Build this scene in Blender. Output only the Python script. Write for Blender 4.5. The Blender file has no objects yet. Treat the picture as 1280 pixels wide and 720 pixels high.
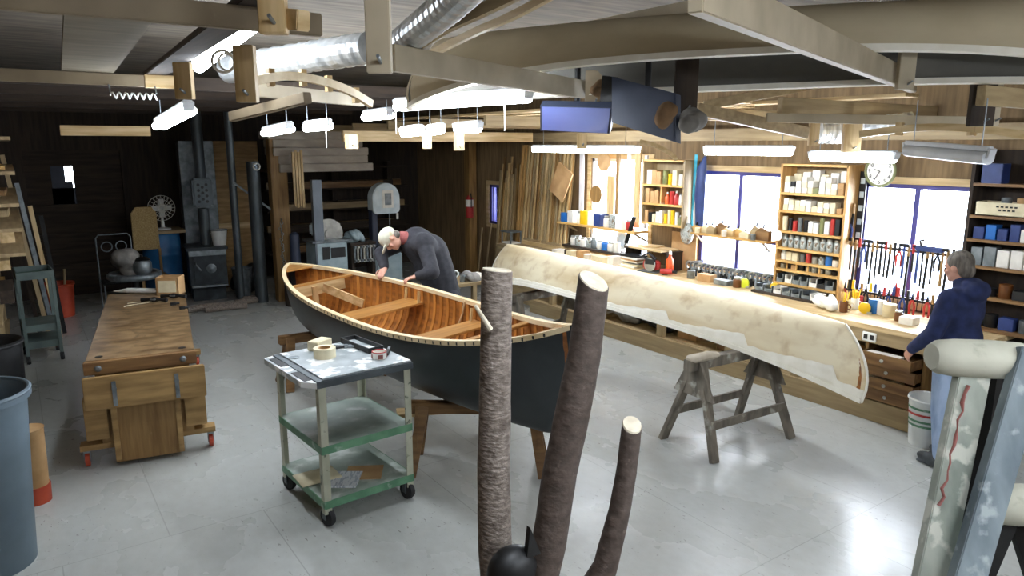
import bpy, bmesh, math, random
from mathutils import Vector, Matrix, Euler
random.seed(7)
R=math.radians; PI=math.pi
scene=bpy.context.scene
C=bpy.data.collections.new('workshop'); scene.collection.children.link(C)

# ------------------------------------------------------------------ materials
def nodes(name):
    m=bpy.data.materials.new(name); m.use_nodes=True
    nt=m.node_tree; b=nt.nodes['Principled BSDF']; return m,nt,b
def rgb(h):
    if isinstance(h,str):
        h=h.lstrip('#'); v=[int(h[i:i+2],16)/255 for i in (0,2,4)]
        return tuple((c/12.92 if c<=.04045 else ((c+.055)/1.055)**2.4) for c in v)+(1,)
    return tuple(h)+(1,)
def mat(name,c1,c2=None,scale=(6,6,6),rough=.6,metal=0,detail=4,lo=.35,hi=.65,bump=0,c3=None,s3=3,lo3=.55,hi3=.65,coat=0):
    """procedural surface: two colours mixed by stretched noise, optional blotches of a third"""
    m,nt,b=nodes(name); N=nt.nodes; L=nt.links
    tc=N.new('ShaderNodeTexCoord'); mp=N.new('ShaderNodeMapping'); mp.inputs['Scale'].default_value=scale
    L.new(tc.outputs['Object'],mp.inputs['Vector'])
    nz=N.new('ShaderNodeTexNoise'); nz.inputs['Scale'].default_value=1; nz.inputs['Detail'].default_value=detail
    L.new(mp.outputs['Vector'],nz.inputs['Vector'])
    cr=N.new('ShaderNodeValToRGB'); e=cr.color_ramp.elements
    e[0].position=lo; e[1].position=hi; e[0].color=rgb(c1); e[1].color=rgb(c2 or c1)
    L.new(nz.outputs['Fac'],cr.inputs['Fac']); out=cr.outputs['Color']
    if c3:
        n3=N.new('ShaderNodeTexNoise'); n3.inputs['Scale'].default_value=s3; n3.inputs['Detail'].default_value=6
        L.new(tc.outputs['Object'],n3.inputs['Vector'])
        r3=N.new('ShaderNodeMapRange'); r3.inputs['From Min'].default_value=lo3; r3.inputs['From Max'].default_value=hi3
        L.new(n3.outputs['Fac'],r3.inputs['Value'])
        mx=N.new('ShaderNodeMix'); mx.data_type='RGBA'; mx.inputs['B'].default_value=rgb(c3)
        L.new(r3.outputs['Result'],mx.inputs['Factor']); L.new(out,mx.inputs['A']); out=mx.outputs['Result']
    L.new(out,b.inputs['Base Color'])
    b.inputs['Roughness'].default_value=rough; b.inputs['Metallic'].default_value=metal
    b.inputs['Coat Weight'].default_value=coat
    if bump:
        bp=N.new('ShaderNodeBump'); bp.inputs['Strength'].default_value=bump; bp.inputs['Distance'].default_value=.01
        L.new(nz.outputs['Fac'],bp.inputs['Height']); L.new(bp.outputs['Normal'],b.inputs['Normal'])
    return m
def emit(name,c,s):
    m,nt,b=nodes(name); b.inputs['Base Color'].default_value=rgb(c)
    b.inputs['Emission Color'].default_value=rgb(c); b.inputs['Emission Strength'].default_value=s; return m
def glass(name):
    m,nt,b=nodes(name); N=nt.nodes; L=nt.links
    g=N.new('ShaderNodeBsdfGlossy'); g.inputs['Roughness'].default_value=.03
    t=N.new('ShaderNodeBsdfTransparent'); t.inputs['Color'].default_value=(.95,.97,1,1)
    f=N.new('ShaderNodeFresnel'); f.inputs['IOR'].default_value=1.3
    x=N.new('ShaderNodeMixShader'); L.new(f.outputs[0],x.inputs[0]); L.new(t.outputs[0],x.inputs[1]); L.new(g.outputs[0],x.inputs[2])
    L.new(x.outputs[0],N['Material Output'].inputs['Surface']); return m

def woodm(name,c1,c2,axis='y',rough=.55,k=1.0,**kw):
    s={'x':(2,22,22),'y':(22,2,22),'z':(22,22,2)}[axis]
    return mat(name,c1,c2,tuple(v*k for v in s),rough,detail=6,bump=.15,**kw)
M={}
M['pine_x']=woodm('pine along x','#b89a68','#d9c093','x'); M['pine_y']=woodm('pine along y','#b89a68','#d9c093','y'); M['pine_z']=woodm('pine along z','#b3935f','#d6bb8c','z')
M['oldpine_x']=woodm('aged pine along x','#937e5c','#ae9973','x'); M['oldpine_y']=woodm('aged pine along y','#937e5c','#ae9973','y'); M['oldpine_z']=woodm('aged pine along z','#937e5c','#ae9973','z')
M['rafter']=mat('smooth grey tan rafter wood','#aa9d84','#c0b399',(4,4,4),.65,detail=3)
M['rafter_dim']=mat('dull brown rafter wood','#7b6c55','#8f8067',(4,4,4),.7,detail=3)
M['oak_x']=woodm('brown wood along x','#6a4a2a','#8c6a40','x'); M['oak_y']=woodm('brown wood along y','#6a4a2a','#8c6a40','y'); M['oak_z']=woodm('brown wood along z','#7a5a30','#9c7a48','z')
M['dark_z']=woodm('dark boards','#2a211a','#3d3126','z',.8); M['dark_x']=woodm('dark boards along x','#2a2119','#403327','x',.8); M['dark_y']=woodm('dark boards along y','#2a2119','#403327','y',.8)
M['ply']=mat('fir plywood','#8a6c40','#b08e5a',(3,3,18),.6,detail=5,bump=.1)
M['bench_top']=mat('worn bench top','#5e482f','#957a57',(5,9,9),.34,detail=8,c3='#4a3826',s3=9,lo3=.6,hi3=.72,bump=.1)
M['shelf_wood']=woodm('shelf wood','#b98f50','#d9b06c','y')
M['shelf_side']=woodm('shelf side wood','#a87e48','#c99e60','z')
M['canvas_green']=mat('dark green canvas','#22282c','#2d3438',(3,3,3),.42,bump=.03,coat=.1)
M['cedar']=woodm('cedar planking','#7a4a20','#a86a30','y',.4,coat=.3)
M['cedar_rib']=mat('cedar rib','#9c6128','#c2823c',(9,9,3),.38,coat=.3)
M['ash']=mat('pale ash wood','#d8bf92','#efdcb6',(14,3,14),.45)
M['seatwood']=woodm('varnished seat board','#9a6a34','#bb8748','x',.35,coat=.4)
M['birch']=mat('cream bark skin','#d8c39a','#efe2c2',(2.2,1.1,5),.55,detail=9,lo=.38,hi=.62,c3='#b89868',s3=6,lo3=.52,hi3=.82,bump=.12)
M['canvas_white']=mat('white canvas','#e9e3d2','#f5f0e2',(8,8,8),.7)
M['steel']=mat('worn steel','#6a7176','#9aa1a5',(10,10,10),.4,.7)
M['darksteel']=mat('black stove steel','#23282c','#343b40',(6,6,6),.5,.4,c3='#5a646a',s3=2,lo3=.6,hi3=.8)
M['pipe']=mat('grey stove pipe','#454c50','#5f676b',(6,6,2),.45,.6)
M['iron']=mat('black iron','#141414','#222222',(8,8,8),.55,.5)
M['galv']=mat('galvanised steel','#6b7377','#8c9498',(12,12,12),.45,.6)
M['bluegrey']=mat('pale blue grey enamel','#8fa3ab','#a6b8be',(7,7,7),.45)
M['post_grey']=mat('grey painted steel post','#5d656d','#737c85',(4,4,2),.5,.3)
M['sawwhite']=mat('off white enamel','#bfccd0','#d5dfe2',(7,7,7),.4)
M['blueplastic']=mat('blue plastic drum','#1f5c8f','#2b6ea4',(3,3,3),.45)
M['black']=mat('black plastic','#101112','#1c1d1f',(9,9,9),.5)
M['rubber']=mat('dark rubber','#1a1a1b','#2c2c2e',(9,9,9),.8)
M['cream_paint']=mat('cream chipped paint','#a9ab96','#c4c5b1',(7,7,5),.5,c3='#5f6658',s3=14,lo3=.62,hi3=.68)
M['green_paint']=mat('green chipped paint','#4b7a5c','#6a9a78',(7,7,7),.45,c3='#9db4a2',s3=10,lo3=.6,hi3=.68)
M['cart_shelf']=mat('grey green worn shelf','#87958a','#a9b3a8',(5,5,5),.5,c3='#c9cfc9',s3=5,lo3=.55,hi3=.65)
M['cart_top']=mat('paint spattered steel top','#8f989c','#b9c1c4',(6,6,6),.35,c3='#f0f2f1',s3=7,lo3=.52,hi3=.58)
M['greyedge']=mat('dark grey steel edge','#4a5156','#62696d',(6,6,6),.45,.4)
M['bin_grey']=mat('blue grey bin plastic','#566671','#62727d',(4,4,4),.5)
M['redplastic']=mat('red plastic','#a5391f','#bb4a2c',(5,5,5),.5)
M['cart_green']=mat('dark green grey cart paint','#4d5b58','#5f6e6a',(5,5,5),.5)
M['tray_green']=mat('green tray liner','#2f5a4a','#3f6c58',(5,5,5),.5)
M['bark']=mat('smooth grey bark','#6c6158','#9b9085',(60,60,140),.8,detail=6,lo=.35,hi=.7,c3='#5d5249',s3=40,lo3=.52,hi3=.68,bump=.5)
M['barkdark']=mat('dark brown bark','#463b34','#5d5048',(40,40,60),.75,detail=6,c3='#7d6f66',s3=45,lo3=.64,hi3=.74,bump=.4)
M['endgrain']=mat('sawn end grain','#d3c7ae','#efe6d0',(40,40,40),.8)
M['pad']=mat('stained canvas pad','#b9b8a6','#d0cebd',(5,5,5),.8,c3='#8e8d78',s3=9,lo3=.62,hi3=.75,bump=.2)
M['paintwood']=mat('paint smeared lumber','#7d867b','#a9ada0',(9,9,3),.7,detail=8,c3='#c9cabd',s3=12,lo3=.55,hi3=.62,bump=.3)
M['paintwood2']=mat('grey painted lumber','#58646a','#7d888c',(9,9,3),.7,detail=8,c3='#9aa3a4',s3=12,lo3=.58,hi3=.66,bump=.3)
M['sawhorse']=mat('weathered grey wood','#5c564c','#82796b',(14,14,4),.75,detail=7,bump=.2,c3='#a9a79b',s3=8,lo3=.6,hi3=.7)
M['sawhorse_pad']=mat('fabric pad','#a89c88','#c2b8a6',(9,9,9),.9)
M['skin']=mat('skin','#b98570','#c99a85',(12,12,12),.55)
M['sweater']=mat('charcoal sweater','#26262b','#323238',(20,20,20),.95,bump=.2)
M['redcollar']=mat('dull red shirt collar','#8a4a48','#9c5c58',(20,20,20),.9)
M['cap']=mat('pale grey tan cap','#b9b7a5','#d2d0c0',(10,10,10),.9,c3='#a59360',s3=8,lo3=.55,hi3=.65)
M['navy']=mat('navy hooded sweatshirt','#1a2242','#242e56',(14,14,14),.95,bump=.2)
M['jeans']=mat('light blue jeans','#8297b8','#a7b9d4',(12,12,4),.9,bump=.2)
M['darkpants']=mat('dark trousers','#22242a','#2e3038',(12,12,6),.9)
M['hair']=mat('grey brown hair','#4d463f','#7c746b',(30,30,8),.8,bump=.4)
M['shoe']=mat('grey black shoe','#2a2c2e','#4b4f52',(14,14,14),.7)
M['cardboard']=mat('cardboard','#a98356','#bf9a6c',(6,6,6),.8)
M['white']=mat('white paper board','#dedbd2','#efece4',(9,9,9),.6)
M['whiteplastic']=mat('white plastic','#dfe1df','#eef0ee',(6,6,6),.4)
M['cream']=mat('cream card','#d2c6a3','#e2d8b8',(9,9,9),.6)
M['yellow']=mat('yellow plastic','#e0b512','#edc628',(6,6,6),.4)
M['neon']=mat('lime yellow plastic','#d6e02a','#e2ea44',(6,6,6),.4)
M['redp']=mat('bright red plastic','#a82a28','#bb3a34',(6,6,6),.4)
M['orange']=mat('orange plastic','#d9551f','#e2662e',(6,6,6),.4)
M['blue']=mat('blue plastic','#2267b5','#2f78c4',(6,6,6),.4)
M['cyan']=mat('cyan cloth strap','#35a9c9','#4fbcd8',(6,6,12),.6)
M['olive']=mat('olive tin','#6f7246','#83865a',(6,6,6),.5)
M['tin']=mat('bare tin','#9a9c98','#bbbdb8',(8,8,8),.35,.7)
M['brown']=mat('brown glass','#5a3418','#70441f',(5,5,5),.3)
M['jar']=mat('cloudy jar of parts','#8d9490','#c3c8c4',(28,28,28),.3,c3='#6b5a44',s3=25,lo3=.52,hi3=.6)
M['bluedark']=mat('dark blue card','#23356b','#31467f',(6,6,6),.5)
M['tvback']=mat('dark blue grey plastic','#2b3346','#353d50',(5,5,5),.5)
M['screen']=mat('glossy dark screen','#6273b4','#7d8cc4',(1,1,1),.2,coat=.6)  # pale blue base colour stands in for the window reflected in the screen
M['tube']=emit('fluorescent tube','#eef6ff',15); M['tube'].cycles.emission_sampling='FRONT'
M['fixture']=mat('white lamp housing','#c9ccd0','#dcdfe2',(5,5,5),.4)
M['frame_blue']=mat('dark violet blue window frame','#39357a','#4a4690',(3,3,3),.5)
M['frame_white']=mat('white window frame','#d7d4d6','#e4e2e4',(3,3,3),.5)
M['glass']=glass('window glass')
M['cane']=mat('woven cane','#8f7446','#b29a66',(60,60,60),.7,bump=.4)
M['rag']=mat('grey rag','#6d6a66','#8d8a85',(9,9,9),.95,bump=.4)
M['brownrag']=mat('brown leather glove','#6b5138','#8a6c4c',(9,9,9),.9,bump=.4)
M['paper']=mat('printed paper','#b9c0cc','#e6e9ee',(60,14,14),.8,lo=.45,hi=.5)
M['red_paint']=mat('red paint smear','#84504a','#955a52',(14,14,14),.7)
M['snow']=mat('snowy ground','#c9d6ee','#e6edfa',(.6,.6,.6),.9)

# ------------------------------------------------------------------ mesh builder
class B:
    def __init__(s): s.bm=bmesh.new()
    def _x(s,vs,m):
        for v in vs: v.co=m@v.co
    def box(s,c,d,rz=0,rot=None):
        r=bmesh.ops.create_cube(s.bm,size=1)['verts']
        m=Matrix.Translation(c)@((Euler(rot).to_matrix().to_4x4()) if rot else Matrix.Rotation(rz,4,'Z'))@Matrix.Diagonal((*d,1))
        s._x(r,m); return s
    def bar(s,p0,p1,w,h,up=(0,0,1)):
        p0=Vector(p0);p1=Vector(p1);d=(p1-p0);l=d.length;d.normalize();u=Vector(up)
        if abs(d.dot(u))>.98: u=Vector((0,1,0))
        x=d.cross(u).normalized(); z=x.cross(d)
        m=Matrix((x,d,z)).transposed().to_4x4(); m.translation=(p0+p1)/2
        r=bmesh.ops.create_cube(s.bm,size=1)['verts']; s._x(r,m@Matrix.Diagonal((w,l,h,1))); return s
    def tube(s,pts,rad,seg=10,caps=True,flat=None,noise=0):
        pts=[Vector(p) for p in pts]; n=len(pts)
        if not hasattr(rad,'__len__'): rad=[rad]*n
        rings=[]; prev=None
        for i,p in enumerate(pts):
            d=(pts[min(i+1,n-1)]-pts[max(i-1,0)]).normalized()
            if prev is None:
                a=Vector((0,0,1)) if abs(d.z)<.9 else Vector((1,0,0)); x=d.cross(a).normalized()
            else:
                x=(prev-d*prev.dot(d)).normalized()
            prev=x; y=d.cross(x)
            ring=[]
            for k in range(seg):
                t=2*PI*k/seg; rr=rad[i]*(1+random.uniform(-noise,noise))
                ring.append(s.bm.verts.new(p+x*math.cos(t)*rr+y*math.sin(t)*rr*(flat or 1)))
            rings.append(ring)
        for a,b in zip(rings,rings[1:]):
            for k in range(seg): s.bm.faces.new((a[k],a[(k+1)%seg],b[(k+1)%seg],b[k]))
        if caps: s.bm.faces.new(rings[0][::-1]); s.bm.faces.new(rings[-1])
        return s
    def cyl(s,p0,p1,r0,r1=None,seg=14): return s.tube([p0,p1],[r0,r0 if r1 is None else r1],seg)
    def lathe(s,prof,c=(0,0,0),seg=20,axis=None,cap=True):
        """profile of (radius, z)"""
        m=Matrix.Translation(c)
        if axis is not None: m=m@Vector((0,0,1)).rotation_difference(Vector(axis)).to_matrix().to_4x4()
        rings=[[s.bm.verts.new(m@Vector((max(r,1e-4)*math.cos(2*PI*k/seg),max(r,1e-4)*math.sin(2*PI*k/seg),z))) for k in range(seg)] for r,z in prof]
        for a,b in zip(rings,rings[1:]):
            for k in range(seg): s.bm.faces.new((a[k],a[(k+1)%seg],b[(k+1)%seg],b[k]))
        if cap: s.bm.faces.new(rings[0][::-1]); s.bm.faces.new(rings[-1])
        return s
    def ell(s,c,r,rot=None,seg=16):
        v=bmesh.ops.create_uvsphere(s.bm,u_segments=seg,v_segments=max(8,seg*2//3),radius=1)['verts']
        m=Matrix.Translation(c)@(Euler(rot).to_matrix().to_4x4() if rot else Matrix.Identity(4))@Matrix.Diagonal((*r,1)); s._x(v,m); return s
    def torus(s,c,R_,r,axis=(0,0,1),seg=24,sq=8):
        m=Matrix.Translation(c)@Vector((0,0,1)).rotation_difference(Vector(axis)).to_matrix().to_4x4()
        g=[[s.bm.verts.new(m@Vector(((R_+r*math.cos(2*PI*j/sq))*math.cos(2*PI*i/seg),(R_+r*math.cos(2*PI*j/sq))*math.sin(2*PI*i/seg),r*math.sin(2*PI*j/sq)))) for j in range(sq)] for i in range(seg)]
        for i in range(seg):
            for j in range(sq): s.bm.faces.new((g[i][j],g[(i+1)%seg][j],g[(i+1)%seg][(j+1)%sq],g[i][(j+1)%sq]))
        return s
    def prism(s,poly,z0,z1,m=None):
        a=[s.bm.verts.new((x,y,z0)) for x,y in poly]; b=[s.bm.verts.new((x,y,z1)) for x,y in poly]; n=len(poly)
        s.bm.faces.new(a[::-1]); s.bm.faces.new(b)
        for i in range(n): s.bm.faces.new((a[i],a[(i+1)%n],b[(i+1)%n],b[i]))
        if m is not None: s._x(a+b,m)
        return s
    def grid(s,G,closed=False):
        V=[[s.bm.verts.new(p) for p in r] for r in G]
        for a,b in zip(V,V[1:]):
            for k in range(len(a)-1+(1 if closed else 0)): s.bm.faces.new((a[k],a[(k+1)%len(a)],b[(k+1)%len(a)],b[k]))
        return s
    def build(s,name,m,parent=None,smooth=False,bev=0,loc=None,rz=0,solid=0):
        bmesh.ops.recalc_face_normals(s.bm,faces=s.bm.faces[:])
        if bev:
            es=[e for e in s.bm.edges if len(e.link_faces)==2 and e.calc_face_angle(0)>.6]
            bmesh.ops.bevel(s.bm,geom=es,offset=bev,segments=2,affect='EDGES',clamp_overlap=True)
        me=bpy.data.meshes.new(name); s.bm.to_mesh(me); s.bm.free()
        me.materials.append(M[m] if isinstance(m,str) else m)
        if smooth:
            for p in me.polygons: p.use_smooth=True
            try: me.set_sharp_from_angle(angle=R(40))
            except Exception: pass
        o=bpy.data.objects.new(name,me); C.objects.link(o)
        if parent: o.parent=parent
        if loc: o.location=loc
        if rz: o.rotation_euler.z=rz
        if solid:
            md=o.modifiers.new('thickness','SOLIDIFY'); md.thickness=solid; md.offset=0
        return o
LABELS=set()
def tag(o,label,cat,group=None):
    n=len(label.split())
    if not 4<=n<=16: print('LABEL LEN',n,label)
    if label in LABELS and not group: print('DUP LABEL',label)
    LABELS.add(label)
    o['label']=label; o['category']=cat
    if group: o['group']=group
    return o
def thing(name,label,cat,loc=(0,0,0),rz=0,group=None):
    o=bpy.data.objects.new(name,None); C.objects.link(o); o.location=loc; o.rotation_euler.z=rz
    o.empty_display_size=.1
    return tag(o,label,cat,group)
def struct(name,b,m,**k):
    o=b.build(name,m,**k); o['kind']='structure'; return o
ORD=['first','second','third','fourth','fifth','sixth','seventh','eighth','ninth','tenth','eleventh','twelfth','thirteenth','fourteenth','fifteenth','sixteenth','seventeenth','eighteenth','nineteenth','twentieth',
 'twenty-first','twenty-second','twenty-third','twenty-fourth','twenty-fifth','twenty-sixth','twenty-seventh','twenty-eighth','twenty-ninth','thirtieth','thirty-first','thirty-second','thirty-third','thirty-fourth','thirty-fifth','thirty-sixth','thirty-seventh','thirty-eighth','thirty-ninth','fortieth','forty-first','forty-second']
ORD+=[t+'-'+o for t in ('forty','fifty','sixty','seventy') for o in ORD[:9]][2:]
def copy_tree(o,parent=None):
    c=o.copy(); C.objects.link(c)
    if parent: c.parent=parent
    for ch in list(o.children): copy_tree(ch,c)
    return c

# ------------------------------------------------------------------ camera
cd=bpy.data.cameras.new('camera'); cam=bpy.data.objects.new('camera',cd); C.objects.link(cam)
cd.sensor_width=36; cd.lens=36*900/1280; cd.clip_start=.05; cd.clip_end=200
yaw,pit=R(34.6),R(11.3)
cam.location=(0,0,2.55)
fw=Vector((math.sin(yaw)*math.cos(pit),math.cos(yaw)*math.cos(pit),-math.sin(pit)))
cam.rotation_euler=fw.to_track_quat('-Z','Y').to_euler()
scene.camera=cam

# ------------------------------------------------------------------ the room
XL,XR,Y0,Y1,ZC=-.75,7.3,-1.6,14.2,3.55
def floor_mat():
    m,nt,b=nodes('painted plywood floor'); N=nt.nodes; L=nt.links
    tc=N.new('ShaderNodeTexCoord')
    def noise(scale,detail=3,rough=.55,rot=0):
        mp=N.new('ShaderNodeMapping'); mp.inputs['Scale'].default_value=scale; mp.inputs['Rotation'].default_value=(0,0,rot); L.new(tc.outputs['Object'],mp.inputs['Vector'])
        n=N.new('ShaderNodeTexNoise'); n.inputs['Scale'].default_value=1; n.inputs['Detail'].default_value=detail; n.inputs['Roughness'].default_value=rough; L.new(mp.outputs['Vector'],n.inputs['Vector']); return n.outputs['Fac']
    def rng(v,a,b_,c=0,d=1):
        r=N.new('ShaderNodeMapRange'); r.inputs['From Min'].default_value=a; r.inputs['From Max'].default_value=b_; r.inputs['To Min'].default_value=c; r.inputs['To Max'].default_value=d; L.new(v,r.inputs['Value']); return r.outputs['Result']
    def mul(u,v):
        x=N.new('ShaderNodeMath'); x.operation='MULTIPLY'; L.new(u,x.inputs[0]); L.new(v,x.inputs[1]); return x.outputs[0]
    def mix(f,A,Bc,mode='MIX'):
        x=N.new('ShaderNodeMix'); x.data_type='RGBA'; x.blend_type=mode
        (L.new(f,x.inputs[0]) if not isinstance(f,float) else setattr(x.inputs[0],'default_value',f))
        for v,k in ((A,6),(Bc,7)): (L.new(v,x.inputs[k]) if not isinstance(v,tuple) else setattr(x.inputs[k],'default_value',v))
        return x.outputs[2]
    broad=noise((1.1,.8,1),5); fine=noise((14,9,1),4)
    col=mix(rng(fine,.3,.75),rgb('#bcbfbb'),rgb('#b2b4af'))
    area=rng(noise((.9,.7,1),2),.42,.6)
    chips=rng(noise((38,13,1),2,.6,.35),.67,.70); ch2=rng(noise((24,60,1),2,.6,-.2),.70,.73)
    col=mix(mul(chips,area),col,rgb('#7d7a74')); col=mix(mul(ch2,rng(noise((.6,.9,1),2),.4,.55)),col,rgb('#6d6760'))
    br=N.new('ShaderNodeTexBrick'); br.inputs['Scale'].default_value=1; br.inputs['Brick Width'].default_value=1.22; br.inputs['Row Height'].default_value=2.44
    br.inputs['Mortar Size'].default_value=.004; br.inputs['Color1'].default_value=(1,1,1,1); br.inputs['Color2'].default_value=(.97,.97,.97,1); br.inputs['Mortar'].default_value=(.6,.6,.58,1)
    L.new(tc.outputs['Object'],br.inputs['Vector'])
    col=mix(.7,col,br.outputs['Color'],'MULTIPLY'); L.new(col,b.inputs['Base Color'])
    L.new(rng(broad,.2,.8,.2,.36),b.inputs['Roughness'])
    bp=N.new('ShaderNodeBump'); bp.inputs['Strength'].default_value=.35; bp.inputs['Distance'].default_value=.004; L.new(noise((16,5,1),4,.6,.3),bp.inputs['Height']); L.new(bp.outputs[0],b.inputs['Normal'])
    return m
M['floor']=floor_mat()
struct('floor',B().box(((XL+XR)/2,(Y0+Y1)/2,-.05),(XR-XL+.4,Y1-Y0+.4,.1)),'floor')
M['ceil']=mat('grey brown roof boards','#5d564b','#7b7265',(2,14,14),.8,detail=6)
struct('ceiling',B().box(((XL+XR)/2,(Y0+Y1)/2,ZC+.05),(XR-XL+.4,Y1-Y0+.4,.1)),'ceil')
M['lwall']=woodm('brown board wall','#4a3a28','#65503a','z',.8)
struct('wall_left',B().box((XL-.1,(Y0+Y1)/2,ZC/2),(.2,Y1-Y0,ZC)),'lwall')
struct('wall_front',B().box(((XL+XR)/2,Y0-.1,ZC/2),(XR-XL+.4,.2,ZC)),'lwall')
# far wall: dark boards, with dark door at left
DX0,DX1=.2,1.6
struct('wall_back',B().box(((DX1+XR)/2,Y1+.1,ZC/2),(XR-DX1,.2,ZC)).box(((XL+DX0)/2,Y1+.1,ZC/2),(DX0-XL,.2,ZC)).box(((DX0+DX1)/2,Y1+.1,(2.45+ZC)/2),(DX1-DX0,.2,ZC-2.45)),'dark_z')
d=struct('door_1',B().box(((DX0+DX1)/2,Y1+.08,.78),(DX1-DX0,.06,1.56)).box(((DX0+DX1)/2,Y1+.08,2.32),(DX1-DX0,.06,.26)).box((.38,Y1+.08,1.87),(.36,.06,.64)).box((1.24,Y1+.08,1.87),(.72,.06,.64)),'dark_x')
B().box((.66,Y1+.06,1.87),(.20,.02,.64)).box((.81,Y1+.06,1.74),(.10,.02,.38)).box((.72,Y1+.06,1.68),(.34,.02,.3)).build('window_blind','tvback',d)  # dark slabs added over the pane so only one strip stays bright
pane=B().box((.72,Y1+.08,1.87),(.32,.01,.64)).build('pane','glass',d)
for z in (.5,1.0,1.5): B().box(((DX0+DX1)/2,Y1+.035,z),(DX1-DX0-.06,.03,.12)).build('rail','dark_x',d)
# right wall with four window openings (y0,y1,z0,z1)
WIN=[(3.02,4.14,1.0,2.16),(5.08,6.30,.98,2.22),(7.2,8.45,.95,2.34),(10.9,11.32,1.1,1.82)]
w=B(); ys=[Y0]+[v for a in WIN for v in a[:2]]+[Y1]
for i in range(0,len(ys),2): w.box((XR+.1,(ys[i]+ys[i+1])/2,ZC/2),(.2,ys[i+1]-ys[i],ZC))
for a,b_,z0,z1 in WIN: w.box((XR+.1,(a+b_)/2,z0/2),(.2,b_-a,z0)).box((XR+.1,(a+b_)/2,(z1+ZC)/2),(.2,b_-a,ZC-z1))
M['rwall']=woodm('tan board wall','#6f5a3e','#8d7452','z',.8)
struct('wall_right',w,'rwall')
for i,(a,b_,z0,z1) in enumerate(WIN):
    f=B(); fr='frame_blue' if i!=2 else 'frame_white'; t=.045
    for y in (a+t/2,b_-t/2): f.box((XR+.06,y,(z0+z1)/2),(.08,t,z1-z0))
    for z in (z0+t/2,z1-t/2): f.box((XR+.06,(a+b_)/2,z),(.08,b_-a,t))
    o=struct('window_%d'%(i+1),f,fr)
    if i<3:
        B().box((XR+.06,(a+b_)/2+.02,(z0+z1)/2),(.06,.05,z1-z0-.08)).build('mullion',fr,o)
    else: B().box((XR+.06,(a+b_)/2+.12,(z0+z1)/2),(.06,.03,z1-z0-.08)).build('mullion',fr,o)
    if i in (1,2): B().box((XR+.06,(a+b_)/2,1.4),(.06,b_-a-.08,.04)).build('meeting_rail',fr,o)
    B().box((XR+.07,(a+b_)/2,(z0+z1)/2),(.006,b_-a-.06,z1-z0-.06)).build('pane','glass',o)
    tr=B(); k=.07
    for y in (a-k/2,b_+k/2): tr.box((XR-.01,y,(z0+z1)/2),(.025,k,z1-z0+2*k))
    for z in (z0-k/2,z1+k/2): tr.box((XR-.01,(a+b_)/2,z),(.03,b_-a,k))
    struct('trim_%d'%(i+1),tr,'pine_y')
# snowy yard outside
struct('yard',B().box((18,6,-.6),(20,60,.1)),'snow')

# ------------------------------------------------------------------ light
wd=bpy.data.worlds.new('winter daylight'); scene.world=wd; wd.use_nodes=True
bg=wd.node_tree.nodes['Background']; bg.inputs['Color'].default_value=(.90,.95,1,1); bg.inputs['Strength'].default_value=6.5; wd.cycles.sampling_method='NONE'
for i,(a,b_,z0,z1) in enumerate(WIN):
    l=bpy.data.lights.new('window_daylight','AREA'); l.shape='RECTANGLE'; l.size=b_-a; l.size_y=z1-z0
    l.energy=8.0*PI*(b_-a)*(z1-z0)*(1 if i<3 else .5); l.color=(.93,.96,1)
    o=bpy.data.objects.new('window_daylight',l); C.objects.link(o); o.location=(XR+.22,(a+b_)/2,(z0+z1)/2); o.rotation_euler=Euler((R(90),0,R(90)))
    v=Vector((-1,0,0)); o.rotation_euler=v.to_track_quat('-Z','Z').to_euler()
scene.view_settings.view_transform='Standard'; scene.view_settings.look='None'; scene.view_settings.gamma=1; scene.view_settings.use_curve_mapping=False
scene.view_settings.exposure=1.75
scene.cycles.sample_clamp_indirect=4.0; scene.cycles.caustics_reflective=False; scene.cycles.caustics_refractive=False; scene.cycles.blur_glossy=1.0; scene.cycles.max_bounces=8; scene.cycles.denoising_prefilter='ACCURATE'
rt=Vector((math.cos(yaw),-math.sin(yaw),0)); upv=rt.cross(fw)
def at(px,py,d): return cam.location+(fw+rt*((px-640)/900)-upv*((py-360)/900))*d
def atz(px,py,z):
    r=fw+rt*((px-640)/900)-upv*((py-360)/900); return cam.location+r*((z-2.55)/r.z)
def aty(px,py,y):
    r=fw+rt*((px-640)/900)-upv*((py-360)/900); return cam.location+r*(y/r.y)
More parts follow.
